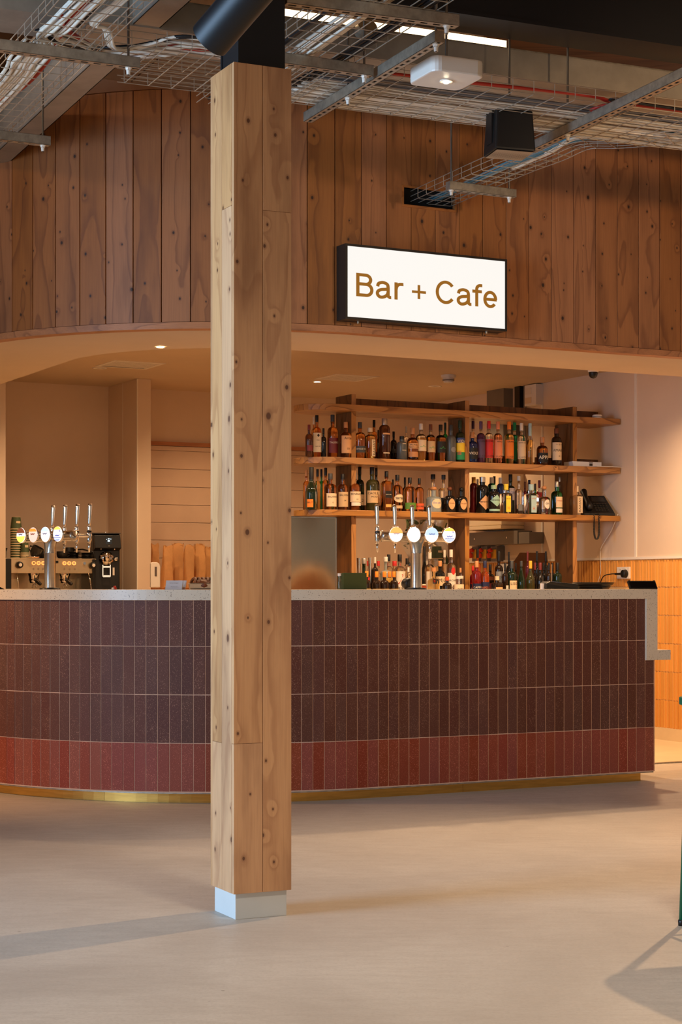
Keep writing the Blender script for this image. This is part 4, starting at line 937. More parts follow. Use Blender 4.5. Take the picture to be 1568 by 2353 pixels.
# lower bottles behind the bar top, left to right
L1(836.7, 1283, 26, MD, 'decanter', 'dkgreen', 'silver', 'round dark green bottle with grey cap behind the green box', [('oval', .34, .52, 'red', (50, 40))])
L1(847, 1289, 11, BK+.1, 'jug', 'clear', 'red', 'clear jar with red rim, leftmost of those behind the lower bottles')
L1(870, 1289, 11, BK+.1, 'jug', 'clear', 'red', 'clear jar with red rim behind the clear-necked bottle left of the tap column')
L1(862, 1280, 17, MD, 'round', 'dark', 'clear', 'dark bottle with clear stopper left of the pale green bottle, below the shelves')
L1(886.7, 1279.6, 25, MD, 'flared', 'frost', 'clear', 'pale green bottle with long neck below the shelves')
L1(893.7, 1274, 21, BK, 'whisky', 'clear', 'black', 'clear bottle with black cap behind the pale green bottle')
L1(907, 1289, 17, BK+.1, 'jug', 'clear', 'red', 'clear jar with red rim between two black caps, below the shelves')
L1(919, 1274, 26, MD, 'whisky', 'clear', 'black', 'clear bottle with black cap and large white label with red letter A', [('rect', .05, .60, 'white', 130, ('A', 'r', .66, .42), ('BIEN', 'd', .25, .14))])
L1(936, 1283, 20, BK, 'whisky', 'clear', 'black', 'clear bottle with big black cap just left of the tap column')
L1(939, 1303.6, 13, FR, 'whisky', 'clear', 'clear', 'small clear bottle with cream neck label left of the tap column', [('rect', .55, .8, 'cream', 60, ('S', 'd', .6, .6))])
L1(976, 1255, 17, BK, 'champ', 'black', 'black', 'tall black capsule right behind the tap column')
L1(988, 1268, 23, MD, 'whisky', 'clear', 'clear', 'clear vodka with white label and small red-blue square right of the tap column', [('rect', .12, .56, 'white', 140), ('rect', .28, .42, 'blue', (26, 26)), ('rect', .31, .39, 'red', (14, 26))])
L1(1022, 1263.7, 15, BK, 'whisky', 'clear', 'white', 'white-capped bottle behind the white rum, left one')
L1(1011.5, 1288.6, 23, MD, 'whisky', 'black', 'wood', 'dark gin bottle with cream label right of the tap column', [('rect', .30, .56, 'cream', 160, ('M|G', 'd', .52, .5))])
L1(997, 1304, 28, FR, 'decanter', 'gold', 'wood', 'round gold bottle with orange tag right of the tap column', [('diamond', .08, .52, 'mustard', (44, 40), ('8', 'l', .5, .3))])
L1(1037, 1263, 22, MD, 'whisky', 'clear', 'white', 'clear white rum with white cap and red roundel label', [('rect', .08, .50, 'white', 150, ('BACARDI', 'd', .62, .22), ('SUPERIOR', 'd', .25, .1)), ('oval', .46, .62, 'red', 56)])
L1(1028, 1325, 22, -.05, 'squat', 'dark', 'rust', 'short dark bottle with red neck band in front of the white rum')
L1(1053.5, 1324, 26, -.04, 'decanter', 'clear', 'clear', 'squat clear round bottle with cream label beside the middle upright', [('rect', .08, .6, 'cream', 150, ('~y~', 'd', .5, .3))])
L1(1058.6, 1305, 14, MD, 'whisky', 'clear', 'wood', 'clear bottle with cork beside the middle upright, below the shelves', [('rect', .62, .72, 'white', 120)])
for px, colr_, what in ((843, 'black', 'small amaro bottle with orange cap and dark label beside the green box'), (866, 'orange', 'small dark bottle with orange cap and bright orange label'), (884, 'red', 'small dark bottle with orange cap and bright red label'), (895.6, 'black', 'small dark bottle with orange cap set back between red and green labels'), (906, 'green', 'small dark bottle with orange cap and green label')):
    bk_ = px == 895.6
    shelf_bottle(1.02, px, 1313 if px != 843 else 1312, 20 if px != 884 else 22, .06 if bk_ else 0, 'squat', 'dark', 'orange', what, [('rect', .06, .38, colr_, 175), ('rect', .385, .40, 'gold', 170)] if not bk_ else [('rect', .62, .78, 'gold', 150)], group='small mixers with orange caps', c0=10.60)
L1(1087, 1300, 14, MD, 'whisky', 'red', 'red', 'red bitter bottle cut by the middle upright, below the shelves', [('rect', .12, .40, 'navy', 150, ('CAMPARI', 'l', .5, .4))])
L1(1098, 1262.4, 15, BK, 'tall', 'orange', 'black', 'orange-red aperitif bottle with black cap at the back right of the middle upright', [('rect', .10, .30, 'orange', 140)])
L1(1096, 1289, 21.5, FR, 'tall', 'red', 'wood', 'red bitter bottle with wooden stopper and navy label', [('rect', .08, .36, 'navy', 165, ('CAMPARI', 'l', .62, .32)), ('rect', .02, .08, 'white', 150)])
L1(1115, 1288.6, 20.5, FR, 'squat', 'orange', 'navy', 'orange aperitif bottle with navy cap and navy label', [('rect', .08, .40, 'navy', 165, ('APEROL', 'o', .5, .4))])
L1(1127, 1297, 17, BK, 'square', 'dark', 'black', 'dark square bottle behind the orange aperitif', [('rect', .5, .62, 'brown', 90), ('rect', .2, .4, 'maroon', 90)])
L1(1143, 1324, 25, -.03, 'square', 'dark', 'cream', 'square dark liqueur bottle with cream label, low at the front', [('rect', .04, .45, 'peach', 90, ('AMARO', 'd', .6, .2))])
L1(1147, 1267, 20, MD, 'wine', 'dark', 'black', 'tall dark fortified wine with grey label', [('rect', .30, .55, 'grey', 150, ('PORT', 'd', .5, .2))])
WN = 'wine bottle '
L1(1161.5, 1293, 15, FR, 'wine', 'dark', 'black', WN+'with black capsule and white label, left of the slim white-labelled pair', [('rect', .05, .32, 'white', (90, 30), ('L', 'd', .6, .3))])
L1(1170, 1268, 12, BK, 'wine', 'black', 'black', WN+'with tall black capsule at the back left of the wine group')
L1(1176.5, 1288.6, 23.5, FR, 'wine', 'dkgreen', 'dgrey', WN+'with grey-green capsule and big square cream label', [('rect', .05, .44, 'cream', 110, ('LISO', 'd', .78, .2))])
L1(1186, 1294, 12, BK, 'wine', 'dark', 'black', WN+'with black capsule glimpsed between cream label and slim green bottle')
L1(1198.5, 1289, 18, FR, 'alsace', 'dkgreen', 'dgrey', WN+'slim sloping green with small orange neck mark')
L1(1213, 1267, 12, BK, 'wine', 'dkred', 'maroon', WN+'with dark red capsule standing tall at the back')
L1(1219.5, 1288.6, 21, FR, 'burg', 'olive', 'mustard', WN+'sloping olive green with bright yellow capsule', [('oval', -.02, .14, 'white', 80)])
L1(1230, 1293, 13, MD, 'burg', 'dark', 'maroon', WN+'with red capsule, left one of the pair right of the yellow capsule')
L1(1234.6, 1266.6, 14, BK, 'wine', 'black', 'black', WN+'tall black at the back, in front of the cardboard box')
L1(1242, 1293, 19, FR, 'burg', 'black', 'maroon', WN+'dark with red capsule, right one of the pair right of the yellow capsule', [('rect', .02, .08, 'cream', 100)])
L1(1250, 1293, 12, MD, 'wine', 'black', 'black', WN+'with black capsule just right of the red-capsuled pair')
L1(1255, 1267, 12, BK, 'wine', 'black', 'black', WN+'tall black at the right corner of the cardboard box')
L1(1262, 1293, 15, FR, 'wine', 'dark', 'black', WN+'with narrow white strip down its side', [('rect', .10, .95, 'white', (12, 25)), ('rect', .04, .14, 'white', 80)])
L1(1270, 1293, 12, MD, 'wine', 'black', 'black', WN+'with black capsule second from the right upright')
L1(1282, 1293, 20, FR, 'wine', 'dkgreen', 'black', WN+'dark green, rightmost, before the right upright')

# ---------------------------------------------------------------- beer taps
def font_tower(label, px, Yf, ang, badges):
    p = Vector(((px-CX)/F*Yf, Yf, EZ)); o = thing('beer_tap_tower', label, 'beer tap', p, ang)
    MB().lathe([(.058, 0), (.056, .006), (.040, .010)], 32).obj('base_flange', black_m, o, smooth=40)
    MB().lathe([(.0315, .006), (.0315, .196), (.0325, .198), (.0325, .203)], 32).obj('column', brushed_m, o, smooth=40)
    fl = [(.0325, .203), (.034, .225), (.042, .252), (.060, .276), (.066, .285)]
    m = MB(); n_ = 32; vs = []
    for rr, zz in fl:
        for k_ in range(n_): t_ = 2*math.pi*k_/n_; vs.append((rr*math.cos(t_), min(rr, .030)*math.sin(t_), zz))
    m.add(vs, [(i*n_+k_, i*n_+(k_+1) % n_, (i+1)*n_+(k_+1) % n_, (i+1)*n_+k_) for i in range(len(fl)-1) for k_ in range(n_)])
    m.obj('flared_neck', brushed_m, o, smooth=True)
    zb_ = .293; hl = .215
    MB().lathe([(.029, -hl), (.029, hl)], 28, M=T(0, 0, zb_) @ RY(R(90))).obj('cross_bar', brushed_m, o, smooth=40)
    for e in (-1, 1): MB().lathe([(.0295, 0), (.031, .003), (.026, .010), (.0, .012)], 28, M=T(e*hl, 0, zb_) @ RY(R(90*e))).obj('end_cap', brushed_m, o, smooth=True)
    for i, bd in enumerate(badges):
        x = (i-1.5)*.113
        # tap on the barman's side
        tp_ = MB().lathe([(.006, .0), (.0085, .02), (.011, .07), (.0125, .115), (.0115, .128), (.006, .131)], 14, M=T(x, .14, zb_+.052) @ RX(R(-3))).obj('tap_handle', chrome_m, o, smooth=True)
        MB().lathe([(.012, -.004), (.014, .003), (.010, .012), (.013, .018), (.007, .024)], 14, M=T(x, .14, zb_+.034)).obj('handle_collar', chrome_m, tp_, smooth=True)
        MB().lathe([(.0135, 0), (.0135, .009)], 14, M=T(x, .14, zb_+.021)).obj('black_ring', black_m, tp_)
        m = MB(); m.lathe([(.010, -.034), (.0145, -.02), (.0125, -.005), (.016, .006), (.0125, .02)], 14, M=T(x, .14, zb_)); m.lathe([(.009, 0), (.009, .115)], 12, M=T(x, .02, zb_+.002) @ RX(R(-90)))
        m.obj('tap_body', chrome_m, o, smooth=40)
        MB().lathe([(.0045, -.088), (.0065, -.06), (.0085, -.034)], 12, M=T(x, .14, zb_)).obj('spout', chrome_m, o, smooth=True)
        # round illuminated badge on the customers' side
        Mb = T(x, -.067, zb_+.008) @ RX(R(90))
        MB().lathe([(.013, -.05), (.010, -.03), (.020, -.012), (.034, -.004)], 20, M=Mb).obj('badge_stem', chrome_m, o, smooth=True)
        bz = MB().lathe([(.040, -.006), (.0445, -.003), (.0445, .003), (.042, .006)], 32, M=Mb, cap=True).obj('badge_rim', chrome_m, o, smooth=40)
        MB().lathe([(.0415, .0062), (.040, .0075), (.0, .0085)], 32, M=Mb, cap=False).obj('badge_face', bd[0], bz, smooth=True)
        def seg(y0, y1, m_, nm='badge_band'):                       # horizontal slice of the disc
            pts_ = []
            for k_ in range(25):
                yy = y0+(y1-y0)*k_/24; xx = math.sqrt(max(0, .0405**2-yy*yy)); pts_.append((xx, yy))
            vs_ = [Mb @ Vector((x_, y_, .0095)) for x_, y_ in pts_]+[Mb @ Vector((-x_, y_, .0095)) for x_, y_ in pts_]
            MB().add(vs_, [(k_, k_+1, 25+k_+1, 25+k_) for k_ in range(24)]).obj(nm, m_, bz)
        for y0, y1, m_ in bd[1]: seg(y0, y1, m_)
        # handwritten scribble
        P_ = [(-.018+.036*k_/30, bd[2]+.0045*math.sin(k_*1.15)*(1+.5*math.sin(k_*.7))) for k_ in range(31)]
        MB().tube([Mb @ Vector((a_, b_, .0102)) for a_, b_ in P_], .0010, 4).obj('script_mark', bd[3], bz)
        if bd[4]:                                                    # waves and stripes
            for yy, mm in ((-.020, em_blue), (-.027, em_lb), (-.033, em_blue)):
                MB().tube([Mb @ Vector((x_/1000, yy+.0018*math.sin(x_*.55), .0104)) for x_ in range(int(-1000*math.sqrt(.039**2-yy*yy))+2, int(1000*math.sqrt(.039**2-yy*yy))-1)], .0014, 4).obj('wave', mm, bz)
            for rr in (.006, .010, .014): MB().tube([Mb @ Vector((.020+rr*math.cos(R(a_))-.006, .012+rr*math.sin(R(a_)), .0104)) for a_ in range(0, 95, 15)], .0009, 4).obj('arc_mark', em_blue, bz)
    return o
def em(n, c, e): return mat(n, c, .4, emit=c, es=e)
em_w = em('lit white badge', (1, .98, .94), .95); em_o = em('lit orange badge', srgb(250, 170, 90), 1.1); em_b = em('lit pale blue badge', srgb(180, 206, 246), 1.1); em_blue = em('lit navy print', srgb(40, 60, 150), .8); em_lb = em('lit light blue print', srgb(120, 165, 230), .9)
em_y = em('lit amber badge', srgb(255, 200, 90), 1.2); em_br = em('lit brown badge', srgb(120, 66, 40), .8); em_p = em('lit pale pink badge', srgb(232, 206, 196), .75); em_g = em('lit grey script', srgb(90, 90, 125), .5)
font_tower('chrome beer tap tower with four lit round badges on the straight part of the bar', 957, 9.893, A,
     [(em_w, [(.006, .0405, em_o)], .004, em_g, False), (em_w, [], .003, em('lit faint script', srgb(225, 225, 235), 1), False), (em_w, [(-.002, .0405, em_b)], .004, em_g, False), (em_w, [(.022, .0405, em_y)], -.008, em_blue, True)])
font_tower('chrome beer tap tower with four badges at the rounded left end of the bar', 115, 9.86, R(-44.5),
     [(em_w, [(.012, .0405, em_br), (-.0405, -.006, em_y)], .004, em_g, False), (em_p, [(.018, .034, em('lit fox orange', srgb(236, 150, 60), .8))], .004, em_br, False), (em_w, [(.016, .0405, em_b)], .004, em_g, False), (em_w, [(.024, .0405, em_y)], -.008, em_blue, True)])
# ---------------------------------------------------------------- espresso machine and what stands on it
def arr(label, px, c, zb, cat, name, turn=0):
    p = atc(px, c); p.z = zb; return thing(name, label, cat, p, A+turn)
EC = 13.0; sL = SC(atc(12, EC))[0]; sR = SC(atc(219, EC))[0]; EL = sR-sL; em0 = W(sL, EC, .92)
esp = thing('espresso_machine', 'two group espresso machine with polished front and lit orange buttons', 'coffee machine', em0, A)
zt, zb2 = zat(1283.5, 13.4)-.92, zat(1317, 13.4)-.92
polished = plain('polished steel', srgb(232, 206, 164), .26, .05, 3, metal=.8)
MB().box(.02, EL-.02, .02, .50, zb2, zt-.004).obj('body', blackmat, esp)
MB().box(.045, EL-.025, 0, .022, zb2, zt-.003).obj('front_panel', polished, esp, bevel=.002)
for x0, x1 in ((0, .045), (EL-.025, EL)): MB().box(x0, x1, -.01, .52, 0, zt).obj('side_panel', black_m, esp, bevel=.004)
MB().box(.045, EL-.025, .25, .5, .05, zb2).obj('backsplash', polished, esp); MB().box(.03, EL-.03, -.02, .45, .0, .05).obj('drip_tray', black_m, esp, bevel=.003)
m = MB(); zr_ = zt+.075
m.tube([(0.0, .0, zt+.003), (.01, .02, zr_-.02), (.03, .06, zr_), (.03, .46, zr_)], .006, 8); m.tube([(EL, .0, zt+.003), (EL-.01, .02, zr_-.02), (EL-.08, .06, zr_), (EL-.08, .46, zr_)], .006, 8)
m.obj('cup_rail', black_m, esp, smooth=True); MB().box(-.004, EL+.004, -.004, .012, zt-.004, zt+.003).obj('top_edge', polished, esp)
zc_ = (zt+zb2)/2+.022
btn = mat('glowing orange ring', (1, .35, .08), .4, emit=(1, .30, .07), es=2.2); btn_c = mat('button centre', srgb(230, 200, 170), .3)
def px2x(px): return SC(atc(px, EC))[0]-sL
for px in (77.5, 88.5, 99.5, 148, 159, 170):
    M = T(px2x(px), -.002, zc_) @ RX(R(90))
    b_ = MB().lathe([(.0105, 0), (.0145, .0), (.0145, .003), (.0105, .003)], 20, M=M, cap=False).obj('button_ring', btn, esp); MB().lathe([(.0095, 0), (.0095, .004)], 16, M=M).obj('button', btn_c, esp)
for px in (77, 88, 99, 148, 160, 172): MB().box(px2x(px)-.006, px2x(px)+.006, -.002, 0, zc_-.052, zc_-.036).obj('indicator', mat('indicator', (.3, .22, .14), .3), esp)
for px in (43, 211):
    M = T(px2x(px), -.004, zc_-.015) @ RX(R(90)); k_ = MB().lathe([(.024, 0), (.027, .01), (.024, .035), (.016, .042)], 20, M=M).obj('steam_knob', black_m, esp, smooth=True); MB().lathe([(.013, .042), (.012, .044)], 16, M=M).obj('knob_cap', white_m, k_)
MB().lathe([(.011, 0), (.011, .012)], 16, M=T(px2x(193), -.002, zc_) @ RX(R(90))).obj('pressure_gauge', chrome_m, esp); MB().box(px2x(126), px2x(134), -.003, 0, zc_, zc_+.018).obj('display', black_m, esp)
for px in (83, 154):
    x = px2x(px); M = T(x, .06, zb2-.045)
    gh = MB().lathe([(.036, 0), (.038, .02), (.044, .03), (.044, .046)], 24, M=M).obj('group_head', chrome_m, esp, smooth=40)
    MB().lathe([(.032, -.03), (.036, 0)], 24, M=M).obj('portafilter', chrome_m, gh, smooth=True)
    MB().lathe([(.010, 0), (.015, .05), (.013, .12), (.006, .13)], 14, M=T(x, .02, zb2-.05) @ RX(R(105))).obj('portafilter_handle', black_m, gh, smooth=True)
    m = MB(); m.tube([(x, .05, zb2-.07), (x-.012, .045, zb2-.09), (x-.016, .04, zb2-.11)], .005, 8); m.tube([(x, .05, zb2-.07), (x+.012, .045, zb2-.09), (x+.016, .04, zb2-.11)], .005, 8); m.obj('spout', chrome_m, gh, smooth=True)
for px in (38, 204): MB().tube([(px2x(px), .0, zb2), (px2x(px), -.03, zb2-.05), (px2x(px+3), -.05, zb2-.18), (px2x(px+4), -.04, zb2-.24)], .0045, 8).obj('steam_wand', chrome_m, esp, smooth=True)
mj = arr('small steel milk jug under the right group of the espresso machine', 186, 12.97, .97, 'jug', 'milk_jug')
MB().lathe([(.034, 0), (.038, .04), (.030, .09), (.034, .11)], 24, cap=True).obj('body', chrome_m, mj, smooth=True); MB().tube([(.034, 0, .09), (.062, 0, .085), (.062, 0, .03), (.036, 0, .02)], .004, 8).obj('handle', chrome_m, mj, smooth=True)
ztop = .92+zt+.004
cup_g = mat('green paper cup', srgb(78, 92, 60), .55); cup_rim = mat('cream rim', srgb(230, 204, 160), .5)
ORD = ('first', 'second', 'third', 'fourth', 'fifth', 'sixth', 'seventh', 'eighth', 'ninth', 'tenth', 'eleventh', 'twelfth', 'thirteenth')
def cup_stack(label, px, c, zb, n, r, topy=None, up=False, group='stacked green paper cups', z_top=None):
    p = atc(px, c); Y = p.y; zt_ = zat(topy, Y); ch = .095; pitch = (zt_-zb-ch)/(n-1) if n > 1 else 0
    for k_ in range(n):
        q_ = Vector((p.x+.0006*math.sin(k_*2.1), p.y, zb+k_*pitch)); what = ORD[n-1-k_]+' '+label
        o_ = thing('paper_cup', what, 'cup', q_, rc.uniform(0, 6), group)
        MB().lathe([(r, .006), (r*.76, ch-.002), (r*.74, ch-.002), (r*.72, ch-.006)], 20).obj('sleeve', cup_g, o_, smooth=40)
        MB().lathe([(r*1.03, 0), (r*1.05, .003), (r*1.03, .006), (r, .006)], 20, cap=False).obj('rim', cup_rim, o_, smooth=True)
        MB().lathe([(r*.765, ch-.012), (r*.75, ch), (r*.70, ch)], 20, cap=False).obj('base_rim', cup_rim, o_)
        if k_ == n-1: MB().add([(.0005+r*.86*math.sin(t_), -r*.86*math.cos(t_)-.001, z_) for z_ in (.045, .063) for t_ in (-.3, -.1, .1, .3, .5, .7)], [(i, i+1, 7+i, 6+i) for i in range(5)]).obj('cream_patch', cup_rim, o_).rotation_euler = (0, 0, A-o_.rotation_euler.z)
cup_stack('green paper cup from the top of the tall stack on the coffee machine', 37, 13.15, ztop, 13, .0435, 1188)
cup_stack('green paper cup from the top of the short stack on the coffee machine', 57, 13.10, ztop, 5, .0330, 1243, group='short stack of green cups')
def mug(label, px, c, zb, r, h, turn=0, tilt=0):
    o_ = arr(label, px, c, zb, 'mug', 'black_mug', turn); o_['group'] = 'black crockery on the coffee machine'
    MB().lathe([(r*.62, 0), (r*.9, h*.25), (r, h*.6), (r*.98, h), (r*.90, h), (r*.9, h*.6), (r*.6, h*.1)], 24).obj('cup_body', blackm2, o_, smooth=40)
    MB().tube([(r*.95, 0, h*.78), (r*1.4, 0, h*.72), (r*1.45, 0, h*.4), (r*.9, 0, h*.28)], .005, 8).obj('handle', blackm2, o_, smooth=True)
    if tilt: o_.rotation_euler.y = tilt
blackm2 = mat('black glazed ceramic', (.022, .018, .014), .28)
mug('black mug lying tilted beside the short cup stack', 78, 13.08, ztop+.012, .046, .082, 2.4, -.5); mug('black mug behind the tap column on the coffee machine', 98, 13.2, ztop, .044, .06, 1)
mug('black upside-down mug right of the tap column', 143, 13.1, ztop, .044, .055, .2); mug('black mug under the stacked trays on the coffee machine', 158, 13.3, ztop, .045, .09, -.6)
def saucers(label, px, c, n, r):
    for k_ in range(n):
        o_ = arr(ORD[n-1-k_]+' '+label, px, c, ztop+k_*.011, 'saucer', 'saucer'); o_['group'] = 'black saucer stack'
        MB().lathe([(r*.5, 0), (r*.6, .004), (r, .011), (r*.99, .013), (r*.55, .006)], 28).obj('plate', blackm2, o_, smooth=40)
saucers('black saucer from the top at the right of the coffee machine', 199, 13.1, 4, .060); saucers('black saucer from the top of the stack behind the tap spouts', 170, 13.25, 5, .055)
kj = arr('steel tea strainer dish between cup stack and tap column', 76, 13.0, ztop, 'dish', 'steel_dish'); MB().lathe([(.02, 0), (.05, .006), (.054, .012), (.03, .008)], 24).obj('dish', chrome_m, kj, smooth=True)
# dark display board edge at the far left and cutlery bits
db = arr('dark slanted terminal screen at the left edge of the bar', 3, 9.9, EZ, 'screen', 'slanted_screen')
MB().add([(-.12, .0, .07), (.02, 0, 0), (.024, .16, 0), (-.12, .16, .085), (-.12, 0, .058), (.01, 0, -.0)], [(0, 1, 2, 3), (4, 5, 1, 0)]).obj('screen', black_m, db)
MB().box(-.10, -.02, .03, .13, 0, .02).obj('foot', black_m, db)
# ---------------------------------------------------------------- coffee grinder
gr = arr('black coffee grinder with small lit screen and chrome spout', 246, 13.0, .92, 'coffee grinder', 'coffee_grinder', R(-14)); gh_ = zat(1226, 13.7)-.92
MB().box(-.10, .105, .06, .36, 0, gh_).obj('housing', black_m, gr, bevel=.008)
MB().add([(-.092, -.02, gh_-.11), (.108, -.02, gh_-.11), (.100, -.01, gh_-.012), (-.098, -.01, gh_-.012), (-.098, .09, gh_-.14), (.10, .09, gh_-.14), (.10, .09, gh_-.012), (-.098, .09, gh_-.012)], [(0, 1, 2, 3), (0, 4, 5, 1), (3, 2, 6, 7), (0, 3, 7, 4), (1, 5, 6, 2)]).obj('head', black_m, gr, bevel=.003)
MB().box(-.14, .105, -.02, .36, gh_, gh_+.006).obj('lid', mat('smoked lid', (.05, .035, .025), .2), gr)
scr = MB().box(-.012, .038, -.017, -.012, gh_-.085, gh_-.03).obj('screen', mat('dark screen', (.006, .012, .02), .15), gr)
for x, z, w_, h_ in ((.006, -.045, .010, .008), (.025, -.045, .005, .006), (.004, -.062, .016, .010), (-.006, -.046, .004, .004)): MB().box(x, x+w_, -.0185, -.017, gh_+z, gh_+z+h_).obj('lit_digit', mat('lit digit', (.6, .85, 1), .4, emit=(.6, .85, 1), es=2.5), scr)
MB().box(.008, .020, -.0185, -.015, gh_-.1, gh_-.094).obj('key', white_m, gr)
MB().lathe([(.022, 0), (.026, .04), (.024, .075)], 20, M=T(.0, .02, gh_-.215)).obj('chute', chrome_m, gr, smooth=True)
MB().lathe([(.052, 0), (.056, .02), (.03, .03)], 28, M=T(.0, .06, gh_-.19) @ RX(R(90))).obj('burr_cover', chrome_m, gr, smooth=True)
MB().lathe([(.014, 0), (.016, .03), (.012, .036)], 16, M=T(.072, .055, gh_-.195) @ RX(R(90))).obj('adjusting_knob', chrome_m, gr, smooth=True)
for x in (-.045, .06): MB().lathe([(.006, 0), (.007, .04)], 10, M=T(x, .04, gh_-.13) @ RX(R(60))).obj('lamp_arm', chrome_m, gr, smooth=True)
m = MB(); m.box(-.035, -.028, -.0, .05, gh_-.33, gh_-.24); m.box(.022, .029, .0, .05, gh_-.33, gh_-.24); m.box(-.03, .025, .0, .006, gh_-.262, gh_-.25); m.box(-.03, .025, .0, .008, gh_-.335, gh_-.32); m.obj('fork_holder', chrome_m, gr)
MB().box(.05, .064, .055, .0599, gh_-.32, gh_-.26).obj('switch_plate', white_m, gr); MB().lathe([(.006, 0), (.006, .01)], 10, M=T(.0, .1, gh_+.006)).obj('lid_knob', chrome_m, gr)
rb = arr('tiny red and white cap lying on the bar beneath the grinder', 264, 9.2, EZ, 'stopper', 'token'); 
rb.location = atY(264, 1351, 9.5); rb.location.z = EZ
MB().lathe([(.009, 0), (.010, .006), (.006, .018), (.004, .02)], 14).obj('cap_body', mat('red plastic', srgb(200, 50, 30), .35), rb, smooth=True); MB().lathe([(.006, 0), (.008, .008), (.004, .011)], 12, M=T(-.012, -.004, 0)).obj('cap_tip', white_m, rb, smooth=True)

# ---------------------------------------------------------------- paper bags, dispenser, card, pastry tray
bagm = plain('kraft paper', srgb(200, 146, 88), .7, .10, 9, bump=.25, rand=True)
def bag(label, px0, px1, ytop, lean, c, seed):
    p = atc((px0+px1)/2, c); Y = p.y; w_ = (px1-px0)*Y/F/.95; hgt = zat(ytop, Y)-1.105; p.z = 1.105; r_ = random.Random(seed)
    o_ = thing('paper_bag', label, 'bag', p, A+r_.uniform(-.15, .15), 'brown paper coffee bags on the back counter')
    n_, lv = 16, 9; vs = []
    for j in range(lv+1):
        f_ = j/lv; dp = .045*(1-f_)**.8+.004; ww = w_/2*(1-.12*f_+.10*math.sin(f_*5+seed))
        for k_ in range(n_):
            t_ = 2*math.pi*k_/n_; cx_, cy_ = math.cos(t_), math.sin(t_); e_ = .45
            x = math.copysign(abs(cx_)**e_, cx_)*ww+lean*f_**1.2+r_.uniform(-.003, .003)*(j > 0); y = math.copysign(abs(cy_)**e_, cy_)*dp+r_.uniform(-.003, .003)*(j > 0)
            vs.append((x, y, hgt*f_*(1-.03*(j == lv)*math.sin(k_*1.7+seed))))
    fs = [(j*n_+k_, j*n_+(k_+1) % n_, (j+1)*n_+(k_+1) % n_, (j+1)*n_+k_) for j in range(lv) for k_ in range(n_)]+[tuple(range(n_-1, -1, -1))]
    MB().add(vs, fs).obj('bag_body', bagm, o_, smooth=35)
    m = MB(); zt_ = hgt*.97; m.box(-w_*.42+lean, w_*.42+lean, -.006, .006, zt_-.018, zt_+.002); m.obj('folded_top', bagm, o_)
bag('brown paper bag half hidden behind the white dispenser', 346, 367, 1250, 0, 13.5, 1); bag('leaning brown paper bag, first right of the dispenser', 369, 396, 1255, .02, 13.25, 2)
bag('broad brown paper bag behind the leaning one', 394, 421, 1250, .006, 13.45, 3); bag('narrow pointed brown paper bag in the middle of the row', 421, 444, 1253, .012, 13.2, 4)
bag('brown paper bag with folded flap behind the pastry', 444, 471, 1251, .006, 13.3, 5); bag('brown paper bag cut by the timber column', 468, 494, 1257, 0, 13.42, 6)
fl = MB().add([(-.03, 0, 0), (.018, 0, .028), (.03, .0, -.002), (-.01, 0, -.012)], [(0, 1, 2, 3)])
dsp = thing('soap_dispenser', 'white plastic dispenser with dark slot standing beside the paper bags', 'dispenser', atY(356.5, 1350, 13.3), A-.3)
hd_ = zat(1292, 13.3)-dsp.location.z; m = MB(); pts = [(-.035, 0), (.035, 0), (.036, hd_*.8), (.03, hd_*.93), (.012, hd_), (-.02, hd_), (-.035, hd_*.97)]
m.add([(x, -.04, z) for x, z in pts]+[(x, .05, z) for x, z in pts], [tuple(range(7)), tuple(range(13, 6, -1))]+[(i, (i+1) % 7, 7+(i+1) % 7, 7+i) for i in range(7)]); m.obj('housing', white_m, dsp, bevel=.006)
MB().box(-.006, .010, -.043, -.039, hd_*.45, hd_*.82).obj('level_window', mat('smoked window', (.10, .06, .035), .2), dsp, bevel=.001)
crd = thing('price_card', 'small white folded price card standing on the bar left of the column', 'card', atY(402, 1352, 9.35), A*.4); crd.location.z = EZ
card_m = mat('white card', srgb(214, 212, 212), .6)
m = MB(); m.add([(-.052, -.012, 0), (.035, -.012, 0), (.042, .0, .048), (-.045, .0, .048), (-.052, -.011, 0), (.035, -.011, 0), (.042, .001, .048), (-.045, .001, .048)], [(0, 1, 2, 3), (7, 6, 5, 4), (0, 4, 5, 1), (2, 6, 7, 3)]); m.obj('front_leaf', card_m, crd)
m = MB(); m.add([(.035, -.006, .0), (.055, .004, .0), (.063, .004, .048), (.042, .001, .048)], [(0, 1, 2, 3)]); m.obj('rear_leaf', card_m, crd); MB().box(-.052, .052, -.004, .02, 0, .012).obj('wooden_block', mat('card block', srgb(150, 104, 72), .6), crd)
for z_, w_, t_ in ((.034, .045, 'PAIN AU CHOCOLAT'), (.014, .034, 'please ask for more')):
    me = text_mesh(t_, mat('grey print', srgb(110, 106, 104), .6), w_, .004); link('lettering', me, crd, (-.005, -.0125+.012*z_/.048-.0006, z_))
pt = thing('pastry_tray', 'shallow silver tray holding a glazed pastry at the left of the column', 'tray', atY(462, 1352, 9.45), A*.3); pt.location.z = EZ+.001
m = MB(); o1 = [(-.062, -.06), (.10, -.06), (.10, .07), (-.062, .07)]
def rr_(pts_, k_): cx_ = sum(p[0] for p in pts_)/4; cy_ = sum(p[1] for p in pts_)/4; return [(cx_+(x-cx_)*k_, cy_+(y-cy_)*k_) for x, y in pts_]
lv = [(.90, 0), (.97, .006), (1.0, .030), (1.06, .032), (1.06, .034), (.985, .033), (.95, .008), (.88, .004)]; vs = [(x, y, z) for k_, z in lv for x, y in rr_(o1, k_)]
